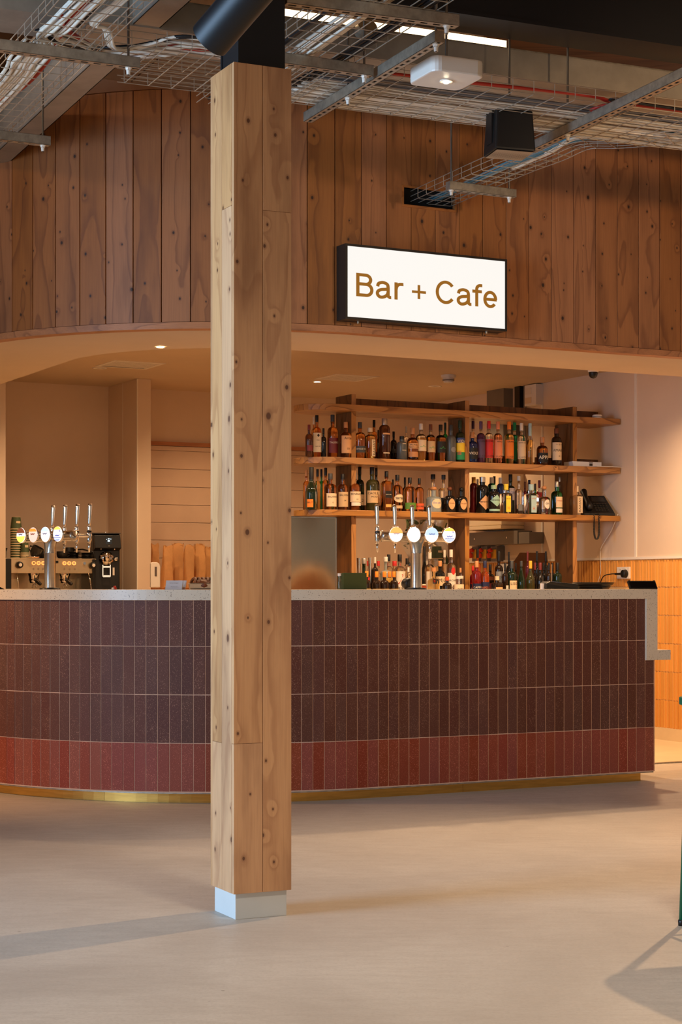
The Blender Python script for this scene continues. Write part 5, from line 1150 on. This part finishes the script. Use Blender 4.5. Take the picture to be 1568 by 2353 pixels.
m.add(vs, [(4*i+j, 4*i+(j+1) % 4, 4*i+4+(j+1) % 4, 4*i+4+j) for i in range(len(lv)-1) for j in range(4)]+[(3, 2, 1, 0), (28, 29, 30, 31)]); m.obj('tray_body', brushed_m, pt, bevel=.001)
ps = thing('pastry', 'plaited dark glazed pastry in the silver tray', 'pastry', pt.location+Vector((.015, .0, .006)), .1)
crust = plain('glazed crust', srgb(120, 60, 26), .32, .3, 40, bump=.5)
MB().lathe([(.05, 0), (.062, .012), (.056, .03), (.035, .044), (.008, .049)], 28, rad=lambda t_, r_: r_*(1+.06*math.sin(7*t_))).obj('bun', crust, ps, smooth=True)
for k_ in range(5): MB().tube([((-.055+.022*k_)+.012*math.sin(i*.5), -.05+.01*i, .016+.036*math.sin(math.pi*i/10)) for i in range(11)], .0085, 8).obj('plait_strand', crust, ps, smooth=True)

# ---------------------------------------------------------------- right of the column: boiler, black box, green box
b0 = atc(671, 10.2); b1_ = atc(773.5, 10.2); s0_, s1_ = SC(b0)[0], SC(b1_)[0]; Yb = b1_.y; hb = zat(1189, Yb)-1.085
bl = thing('stainless_cabinet', 'stainless steel countertop cabinet with bowed reflections beside the column', 'appliance', W(s0_-.05, 10.2, 1.085), A)
Lq = s1_-s0_+.05; n_ = 14; m = MB()
vs = [(Lq*i/n_, -.0-.016*math.sin(math.pi*i/n_)*math.sin(math.pi*j/8), hb*j/8) for j in range(9) for i in range(n_+1)]
m.add(vs, [(j*(n_+1)+i, j*(n_+1)+i+1, (j+1)*(n_+1)+i+1, (j+1)*(n_+1)+i) for j in range(8) for i in range(n_)]); m.obj('front_sheet', mat('bowed bright steel', srgb(190, 172, 150), .20, 1), bl, smooth=True)
MB().box(0, Lq, .004, .40, 0, hb-.004).obj('cabinet_body', brushed_m, bl); 
m = MB(); m.box(0, .006, -.004, .004, 0, hb); m.box(Lq-.006, Lq, -.004, .004, 0, hb); m.box(0, Lq, -.004, .004, hb-.006, hb); m.obj('frame_edge', brushed_m, bl); MB().box(0, Lq, .0, .40, hb-.002, hb+.003).obj('top_sheet', black_m, bl)
bb = thing('black_speaker_box', 'small black box on top of the stainless cabinet next to the column', 'box', W(s0_-.03, 10.3, 1.085+hb+.004), A); MB().box(0, .055+.0, 0, .1, 0, .105).obj('box_body', black_m, bb, bevel=.003); MB().box(.008, .045, -.002, 0, .01, .09).obj('front_mesh', blackmat, bb)
gb = thing('menu_box', 'dark green card box standing on the bar between steel cabinet and tap tower', 'box', W(SC(atc(790, 8.84))[0], 8.84, EZ), A); 
g0_, g1_ = SC(atc(790, 8.84))[0], SC(atc(843, 8.84))[0]; gm = mat('dark green card', srgb(62, 74, 34), .7); gL_ = g1_-g0_; gh2 = zat(1316, 9.95)-EZ
MB().box(0, gL_, 0, .02, 0, gh2).obj('front_board', gm, gb, bevel=.001); MB().box(.002, gL_-.002, .02, .06, 0, gh2-.004).obj('inner_box', gm, gb)
g1 = thing('shaker_glass', 'small clear glass beside the steel cabinet', 'glass', atY(776, 1350, 10.2), 0); g1.location.z = EZ; 
g1.location = W(SC(atc(777, 8.90))[0], 8.88, EZ); MB().lathe([(.013, 0), (.014, .03), (.010, .05), (.011, .085)], 18).obj('glass_body', glass('clear'), g1, smooth=40); MB().lathe([(.0115, .075), (.0115, .09)], 14).obj('lid', white_m, g1)
kb = thing('drum_dispenser', 'round black barrel end standing on the bar just left of the tap tower column', 'dispenser', W(SC(atc(937, 8.75))[0], 8.75, EZ), A); MB().lathe([(.030, -.02), (.032, -.012), (.032, .03), (.028, .035)], 28, M=T(0, 0, .032) @ RX(R(90))).obj('drum', black_m, kb, smooth=40); MB().lathe([(.02, .034), (.018, .038)], 24, M=T(0, 0, .032) @ RX(R(90))).obj('hub', blackmat, kb)
for i, (px, zz) in enumerate(((825, 1282), (851, 1281))):
    g_ = arr(('tall steel measuring tube beside the left upright', 'second steel measuring tube, right of the round green bottle')[i], px, 10.95, LOW, 'measure', 'steel_measure'); g_['group'] = 'steel measures'
    hh = zat(zz, 12.4)-LOW; MB().lathe([(.009, 0), (.010, hh*.5), (.015, hh), (.013, hh)], 18).obj('cup_body', chrome_m, g_, smooth=40); MB().lathe([(.011, hh*.48), (.011, hh*.52)], 18).obj('waist_ring', chrome_m, g_)
rj = thing('red_label_jar', 'little jar with red label at the foot of the tap column', 'jar', W(SC(atc(975, 8.83))[0], 8.83, EZ), A); MB().lathe([(.014, 0), (.014, .022), (.010, .03)], 16).obj('glass', glass('clear'), rj, smooth=40); MB().lathe([(.0145, .004), (.0145, .02)], 16, cap=False).obj('paper_label', lab('rust'), rj)
cup_stack('green paper cup from the top of those behind the tap badges', 1004, 11.30, LOW, 2, .045, 1255, group='green paper cups behind the taps')

# crumpled light cloth and foliage print seen behind the shelving
hc = thing('hanging_cloth', 'crumpled white plastic sheet with green pattern hanging behind the shelves', 'sheet', atc(978, 12.6), A); hc.location.z = zat(1300, 14.3)
q = NT('printed sheet'); co = q.coords(False); n1 = q.noise(co, 9, 3, .5, .8); q.l(q.mix(q.ramp(n1, .56, .60), srgb(236, 220, 190), srgb(84, 96, 60)), q.b.inputs['Base Color']); q.b.inputs['Roughness'].default_value = .25; printed = q.m
n_, k2 = 26, 16; vs = []; r_ = random.Random(5)
for j in range(k2+1):
    for i in range(n_+1):
        x = -.20+.42*i/n_; z = .42*j/k2; xx = x+.05*math.sin(j*.5)*(1-j/k2); vs.append((xx, .03*math.sin(i*.9+j*.35)+.02*math.sin(i*.4-j*.7), z))
me = MB().add(vs, [(j*(n_+1)+i, j*(n_+1)+i+1, (j+1)*(n_+1)+i+1, (j+1)*(n_+1)+i) for j in range(k2) for i in range(n_)]).obj('sheet', printed, hc, smooth=True)
MB().tube([(-.21, 0, .425), (.23, 0, .425)], .008, 8).obj('hanging_rail', chrome_m, hc)

# ---------------------------------------------------------------- right wall: electrical boxes seen through the shelving
def rw(px0, px1, y0, y1, depth, name, label, cat, m_, lift=0):
    """a box standing proud of the right wall; px/y measured on its front face"""
    s_ = SW-depth-lift; p1, p0_ = ats(px1, s_), ats(px0, s_); c0_, c1_ = SC(p1)[1], SC(p0_)[1]; Ym = (p0_.y+p1.y)/2
    z0, z1 = zat(y1, Ym), zat(y0, Ym); o_ = thing(name, label, cat, W(s_, c1_, z0), A-R(90)); return o_, c1_-c0_, depth, z1-z0
grey_m = plain('grey enclosure', srgb(120, 112, 102), .5, .05, 5); cream_m = mat('cream enclosure', srgb(236, 214, 176), .4)
o_, L_, D_, H_ = rw(1119, 1158, 893, 1060, .09, 'cable_trunking', 'grey metal trunking rising above the shelves on the right wall', 'trunking', grey_m); MB().box(0, L_, 0, D_, 0, H_).obj('trunk', grey_m, o_, bevel=.002); MB().box(.004, L_-.004, -.003, 0, .01, H_*.5).obj('cover', grey_m, o_)
o_, L_, D_, H_ = rw(1183, 1204, 886, 1060, .06, 'black_conduit', 'black conduit next to the white alarm panel above the shelves', 'conduit', black_m); MB().box(0, L_*.55, 0, D_, 0, H_).obj('duct', black_m, o_); MB().lathe([(.012, 0), (.012, H_)], 14, M=T(L_*.8, .03, 0)).obj('pipe', grey_m, o_, smooth=40)
o_, L_, D_, H_ = rw(1206, 1232, 884, 932, .07, 'alarm_panel', 'white alarm panel on the right wall above the shelves', 'panel', white_m); MB().box(0, L_, 0, D_, 0, H_).obj('panel_body', white_m, o_, bevel=.004); MB().box(.01, L_*.6, -.003, 0, .02, H_*.4).obj('label_window', lab('cream'), o_); MB().box(.01, L_*.6, -.003, 0, H_*.55, H_*.85).obj('keypad_window', lab('white'), o_)
o_, L_, D_, H_ = rw(1062, 1153, 1084, 1217, .22, 'consumer_unit', 'large cream electrical enclosure seen through the right bay', 'enclosure', cream_m); MB().box(0, L_, 0, D_, .03, H_).obj('enclosure_body', cream_m, o_, bevel=.006); MB().box(0, L_, -.006, D_, 0, .028).obj('lower_lip', cream_m, o_, bevel=.003); MB().box(.05, .13, -.002, 0, .055, .12).obj('sticker', lab('white'), o_); MB().box(.055, .125, -.003, -.002, .085, .118).obj('sticker_band', lab('mustard'), o_)
put_text(o_, 'Schneider', PR['g'], .11, .022, (L_-.09, -.001, .095))
o_, L_, D_, H_ = rw(1071, 1190, 1222, 1252, .14, 'busbar_trunking', 'horizontal grey metal trunking below the cream enclosure', 'trunking', grey_m); MB().box(0, L_, 0, D_, 0, H_).obj('trunk', grey_m, o_, bevel=.002)
for x in (L_*.18, L_*.8): MB().lathe([(.008, 0), (.008, .004)], 14, M=T(x, 0, H_*.5) @ RX(R(90))).obj('lid_screw', chrome_m, o_)
o2, L2, D2, H2 = rw(1192, 1217, 1223, 1249, .14, 'trunking_end', 'end box of the grey trunking right of its seam', 'trunking', grey_m); MB().box(0, L2, 0, D2, 0, H2).obj('end_body', grey_m, o2, bevel=.002); MB().box(-.002, .001, -.001, D2, 0, H2).obj('seam', blackmat, o2)
for i, px in enumerate((1092, 1113, 1135)):
    o_, L_, D_, H_ = rw(px-7, px+7, 1255, 1290, .08, 'isolator_switch', ('leftmost', 'middle', 'rightmost')[i]+' grey isolator with red lever on a yellow plate', 'switch', grey_m); o_['group'] = 'red isolator switches'
    MB().box(0, L_, 0, D_, 0, H_).obj('switch_body', grey_m, o_, bevel=.002); MB().box(L_*.25, L_*.95, -.006, 0, H_*.18, H_*.78).obj('yellow_plate', lab('mustard'), o_)
    m = MB(); m.tube([(L_*.3, -.03, H_*.22), (L_*.28, -.034, H_*.5), (L_*.35, -.034, H_*.68), (L_*.5, -.03, H_*.74), (L_*.62, -.026, H_*.66)], [.018, .022, .022, .018, .012], 10); m.obj('red_lever', mat('red lever', srgb(224, 56, 24), .3), o_, smooth=True)
cb = thing('cardboard_box', 'open brown cardboard box behind the wine bottles', 'box', W(SC(atc(1190, 11.42))[0], 11.45, .95), A); Lc = SC(atc(1262, 11.42))[0]-SC(atc(1190, 11.42))[0]; hc_ = zat(1290, 13)-.95
cbm = plain('corrugated card', srgb(118, 78, 44), .8, .08, 6); m = MB(); m.box(0, Lc, 0, .005, 0, hc_); m.box(0, .005, 0, .2, 0, hc_); m.box(Lc-.005, Lc, 0, .2, 0, hc_); m.box(0, Lc, .195, .2, 0, hc_); m.obj('box_walls', cbm, cb)
MB().add([(-.02, 0, hc_), (Lc+.01, 0, hc_), (Lc-.005, -.01, hc_+.075), (.035, -.01, hc_+.075), (-.02, .004, hc_), (Lc+.01, .004, hc_), (Lc-.005, -.006, hc_+.075), (.035, -.006, hc_+.075)], [(0, 1, 2, 3), (7, 6, 5, 4), (0, 3, 7, 4), (1, 5, 6, 2), (2, 6, 7, 3)]).obj('flap', cbm, cb)
bs = thing('box_stand', 'small dark stand under the cardboard box', 'stand', W(SC(atc(1190, 11.42))[0], 11.45, 0), A); MB().box(0, Lc, 0, .2, .90, .948).obj('stand_top', blackmat, bs)
for x, y in ((.01, .01), (Lc-.03, .01), (.01, .17), (Lc-.03, .17)): MB().box(x, x+.02, y, y+.02, 0, .90).obj('leg', blackmat, bs)
pb = arr('crumpled clear plastic bag among the wine bottles', 1158, 11.25, LOW, 'bag', 'plastic_bag'); r_ = random.Random(9)
MB().lathe([(.03, 0), (.045, .06), (.05, .14), (.06, .20), (.035, .235), (.02, .24)], 18, rad=lambda t_, r2: r2*(1+.18*math.sin(5*t_+r2*90))).obj('bag_body', mat('clear plastic film', (.9, .85, .78), .25, 0, .35), pb, smooth=True)

# ---------------------------------------------------------------- shelf oddments
tl = thing('telephone', 'black desk telephone at the right end of the middle shelf', 'telephone', atc(1343, CS+.085)+Vector((0, 0, SHC)), R(9))
m = MB(); m.add([(.0, 0, 0), (.24, 0, 0), (.24, .19, 0), (0, .19, 0), (0, 0, .018), (.24, 0, .018), (.215, .19, .16), (.025, .19, .16)], [(0, 1, 2, 3), (4, 5, 6, 7), (0, 1, 5, 4), (1, 2, 6, 5), (2, 3, 7, 6), (3, 0, 4, 7)]); m.obj('base', black_m, tl, bevel=.005)
up_ = lambda x, y, dz: (x, y, .018+.142*y/.19+dz)
m = MB(); m.add([up_(.10, .125, .001), up_(.205, .125, .001), up_(.20, .175, .001), up_(.105, .175, .001)], [(0, 1, 2, 3)]); m.obj('display', mat('phone display', (.03, .03, .03), .15), tl)
for r_i in range(4):
    for k_ in range(5):
        x, y = .105+.022*k_, .03+.022*r_i; a_ = up_(x, y, 0); MB().box(a_[0]-.0075, a_[0]+.0075, a_[1]-.006, a_[1]+.006, a_[2], a_[2]+.006).obj('key', blackm2, tl, bevel=.001)
hsx = .045; hs_ = MB().tube([up_(hsx, .002, .028), up_(hsx, .02, .044), up_(hsx, .06, .042), up_(hsx, .12, .042), up_(hsx, .165, .046), up_(hsx, .185, .030)], [.020, .026, .018, .018, .026, .020], 12).obj('handset', black_m, tl, smooth=True)
L_ = []
for i in range(480):
    t_ = i/479; ang_ = math.pi*t_; z_ = -.19*math.sin(ang_)**.6; x_ = .045+.045*t_-.008*math.sin(2*ang_); L_.append((x_+.005*math.cos(i*1.5), -.108+.03*t_+.005*math.sin(i*1.5), z_+.012))
L_ = [(.05, .0, .02), (.046, -.06, .016)]+L_+[(.092, -.05, .01), (.09, .0, .012)]
MB().tube(L_, .0026, 5).obj('coiled_cord', black_m, tl, smooth=True)
wc = thing('phone_cable', 'thin white cable dropping from the middle shelf down the right wall', 'cable', W(SW-.01, CS+.05, SHC)); pl_ = [ats(1421, SW-.02), ats(1414, SW-.02), ats(1404, SW-.02), ats(1390, SW-.02), ats(1381, SW-.02), ats(1380, SW-.02), ats(1381, SW-.02), ats(1374, SW-.03)]
ys_ = [1181, 1199, 1222, 1244, 1262, 1290, 1315, 1340]; pl_ = [Vector((p.x, p.y, zat(y, p.y)))-wc.location for p, y in zip(pl_, ys_)]
MB().tube(smooth(pl_, 5), .0028, 6).obj('cable', white_m, wc, smooth=True)
pk = thing('white_puck', 'small round white sensor lying on the top shelf at the right', 'sensor', W(SC(atc(1364, CS+.1))[0], CS+.05, 2.368), A); MB().lathe([(.036, 0), (.038, .008), (.036, .024), (.03, .027)], 24).obj('body', white_m, pk, smooth=40); MB().lathe([(.0384, .010), (.0384, .014)], 24).obj('seam_ring', grey_m, pk)
tb = thing('card_carton', 'white card carton with small dark print at the right end of the upper shelf', 'box', W(SC(atc(1318, CS+.04))[0], CS+.04, SHB), A); Lt = SC(atc(1385, CS+.04))[0]-SC(atc(1318, CS+.04))[0]
MB().box(0, Lt*.97, 0, .12, 0, .038).obj('carton_body', card_m, tb, bevel=.001); m = MB(); m.add([(-.012, -.004, .038), (.03, -.004, .038), (.03, -.003, .002), (0, -.003, 0)], [(0, 1, 2, 3)]); m.obj('flap', card_m, tb); MB().box(Lt*.55, Lt*.66, -.001, 0, .008, .026).obj('print_block', letter_dk, tb); MB().box(Lt*.54, Lt*.67, -.001, 0, .029, .033).obj('print_bar', letter_dk, tb)
pp_ = thing('paper_sheet', 'flat white paper sheet overhanging the right end of the upper shelf', 'paper', W(7.80, CS-.03, SHB+.0005), A); MB().box(0, .235, 0, .28, 0, .003).obj('sheet', card_m, pp_)

# ---------------------------------------------------------------- on the bar top at the right
def barx(px, c): return SC(atc(px, c))[0]
cr = thing('card_reader', 'black card payment terminal lying on the bar in front of the stacked trays', 'payment terminal', W(barx(1256, 8.70), 8.70, EZ), A)
Lr = barx(1330, 8.70)-barx(1256, 8.70)
m = MB(); m.add([(0, 0, .004), (Lr, 0, .0), (Lr, .085, .0), (0, .085, .004), (.004, .004, .034), (.03, .0, .046), (Lr-.005, .0, .030), (Lr-.005, .085, .03), (.03, .085, .046), (.004, .08, .034)], [(0, 1, 2, 3), (0, 4, 5, 6, 1), (1, 6, 7, 2), (2, 7, 8, 9, 3), (0, 3, 9, 4), (5, 8, 7, 6), (4, 9, 8, 5)]); m.obj('terminal_body', black_m, cr, bevel=.004)
MB().add([(.045, .012, .0455), (.11, .012, .0405), (.11, .07, .0405), (.045, .07, .0455)], [(0, 1, 2, 3)]).obj('screen', mat('faint screen', (.1, .1, .3), .2, emit=(.35, .38, .8), es=.35), cr)
pr_ = thing('receipt_roll', 'white receipt roll beside the card terminal', 'roll', W(barx(1252, 8.72), 8.74, EZ), A); MB().lathe([(.014, 0), (.014, .034)], 20).obj('roll', white_m, pr_, smooth=40); MB().lathe([(.005, .0345), (.005, .035)], 12).obj('core', letter_dk, pr_)
for k_ in range(4):
    o_ = thing('serving_tray', ('lowest black round tray of the stack on the bar', 'second black round tray from the bottom', 'third black round tray from the bottom', 'topmost wide black tray of the stack on the bar')[k_], 'tray', W(barx(1366, 8.79)-.0, 8.80, EZ+k_*.0072), A); o_['group'] = 'stacked black serving trays'
    r0 = .118 if k_ < 3 else .142; MB().lathe([(r0*.88, 0), (r0*.92, .003), (r0, .016), (r0*1.005, .018), (r0*.985, .017), (r0*.90, .005)], 40, M=Matrix.Scale(.62, 4, (0, 1, 0))).obj('tray_body', black_m, o_, smooth=40); MB().lathe([(r0*1.002, .0165), (r0*1.012, .018), (r0*1.002, .0195)], 40, M=Matrix.Scale(.62, 4, (0, 1, 0)), cap=False).obj('rim', black_m, o_, smooth=True)
tb2 = thing('tablet', 'black tablet in a rugged case leaning at the right end of the bar', 'tablet', W(barx(1436, 8.76), 8.70, EZ), A); Lt2 = barx(1499, 8.76)-barx(1436, 8.76)
M = RX(R(-28)); MB().box(0, Lt2, 0, .014, .002, .058, M).obj('case', black_m, tb2, bevel=.004); MB().box(.01, Lt2-.01, -.0012, .0, .010, .050, M).obj('screen', mat('tablet glass', (.004, .004, .004), .08), tb2)
for x in (0.004, Lt2-.016): MB().box(x, x+.012, -.002, .016, .048, .060, M).obj('corner_bumper', black_m, tb2, bevel=.002)
MB().add([(Lt2*.3, .03, .05), (Lt2*.7, .03, .05), (Lt2*.7, .08, 0), (Lt2*.3, .08, 0), (Lt2*.3, .034, .05), (Lt2*.7, .034, .05), (Lt2*.7, .084, 0), (Lt2*.3, .084, 0)], [(0, 1, 2, 3), (7, 6, 5, 4)]).obj('kick_stand', black_m, tb2)
sk = thing('wall_socket', 'white double socket on the yellow tiles above the tablet', 'socket', Vector((0, 0, 0)), A-R(90)); p_ = ats(1418, SW-.022); sk.location = Vector((p_.x, p_.y, zat(1330, p_.y)))
Ls = SC(ats(1418, SW-.022))[1]-SC(ats(1447, SW-.022))[1]; Hs = zat(1303, p_.y)-zat(1330, p_.y)
MB().box(0, Ls, 0, .014, 0, Hs).obj('face_plate', white_m, sk, bevel=.003)
for x in (Ls*.3, Ls*.7): MB().box(x-.008, x+.008, -.004, 0, Hs*.78, Hs*.90).obj('rocker', white_m, sk, bevel=.001)
for x in (Ls*.2,): MB().box(x-.002, x+.002, -.0005, 0, Hs*.45, Hs*.55).obj('socket_hole', letter_dk, sk)
pg = thing('plug', 'black plug and lead pushed into the white wall socket', 'plug', sk.location.copy(), A-R(90)); MB().lathe([(.030, 0), (.028, .03), (.018, .038)], 20, M=T(Ls*.72, -.0005, Hs*.42) @ RX(R(90))).obj('plug_body', black_m, pg, smooth=40); MB().box(Ls*.12, Ls*.6, -.035, -.012, Hs*.32, Hs*.5).obj('cable_grip', black_m, pg, bevel=.003)
MB().tube(smooth([Vector((Ls*.15, -.024, Hs*.42)), Vector((-.04, -.03, Hs*.40)), Vector((-.12, -.035, Hs*.2)), Vector((-.17, -.03, -.05)), Vector((-.18, -.03, -.18))], 5), .004, 6).obj('lead', black_m, pg, smooth=True)
st_ = thing('sauce_bottle', 'plastic bottle of yellow liquid with blue cap behind the trays', 'bottle', W(barx(1340, 11.5), 11.5, 1.03), A); hb_ = zat(1304, st_.location.y)-1.03; kb_ = hb_/.2
MB().lathe([(.036, 0), (.038, .01*kb_), (.038, .12*kb_), (.030, .15*kb_), (.018, .162*kb_), (.018, .17*kb_)], 24).obj('bottle_body', mat('yellow liquid', srgb(220, 180, 96), .25, 0, .3), st_, smooth=40); MB().lathe([(.020, .168*kb_), (.020, .2*kb_)], 18).obj('cap', lab('blue'), st_)
MB().lathe([(.0386, .07*kb_), (.0386, .115*kb_)], 24, cap=False).obj('paper_label', lab('white'), st_); MB().lathe([(.0389, .07*kb_), (.0389, .085*kb_)], 24, cap=False).obj('blue_band', lab('blue'), st_)
ss = thing('sauce_shelf', 'narrow dark ledge behind the bar under the yellow bottle', 'shelf', W(barx(1330, 11.4), 11.36, 1.0), A); MB().box(0, SW-barx(1330, 11.4)-.03, 0, .25, 0, .029).obj('board', post_wood, ss); 
for x in (.02, .2): MB().box(x, x+.03, .02, .23, -1.0, 0).obj('bracket', blackmat, ss)

# ---------------------------------------------------------------- green chair at the right edge, mostly outside the frame
green = mat('green painted metal', srgb(14, 92, 62), .35)
gc = thing('green_chair', 'green metal chair whose single leg shows at the right edge of the photograph', 'chair', (1.36, 5.66, 0), R(18))
def leg(x0, y0, x1, y1): return MB().tube([(x0, y0, .012), (x1, y1, .735)], [.010, .013], 10).obj('leg', green, gc, smooth=True)
bx = .225
F_ = {}
loc_leg = Matrix.Rotation(-R(18), 4, 'Z') @ Vector((1.124-1.36, 5.88-5.66, 0))
lx, ly = loc_leg.x, loc_leg.y
for x_, y_ in ((lx, ly), (-lx, ly), (lx, -ly), (-lx, -ly)):
    leg(x_, y_, x_*.90, y_*.90); MB().lathe([(.012, 0), (.013, .016), (.011, .02)], 12, M=T(x_, y_, 0)).obj('rubber_foot', black_m, gc, smooth=True)
for z_, k_ in ((.22, .985),):
    for a_, b_ in (((lx, ly), (-lx, ly)), ((lx, -ly), (-lx, -ly)), ((lx, ly), (lx, -ly)), ((-lx, ly), (-lx, -ly))): MB().tube([(a_[0]*k_, a_[1]*k_, z_), (b_[0]*k_, b_[1]*k_, z_)], .008, 8).obj('stretcher', green, gc, smooth=True)
pts = [(.235*(abs(math.cos(t))**.55)*math.copysign(1, math.cos(t)), .275*(abs(math.sin(t))**.55)*math.copysign(1, math.sin(t))) for t in [2*math.pi*i/40+.001 for i in range(40)]]
MB().prism(pts, .735, .760).obj('seat', green, gc, bevel=.004)

# ---------------------------------------------------------------- bar downlights, plus fill spots added for the left wall and coffee machine
for i, (s_, c_, e_) in enumerate(((4.5, 12.0, 90), (4.1, 10.7, 110), (5.2, 9.75, 150), (6.3, 9.75, 150), (7.35, 9.55, 170), (7.4, 12.5, 60), (5.9, 12.8, 60))):
    p = W(s_, c_, 2.72); lamp('bar_downlight_fill', 'SPOT', p, p-Vector((0, 0, 1)), e_, WARM, .04, angle=140, blend=.8)
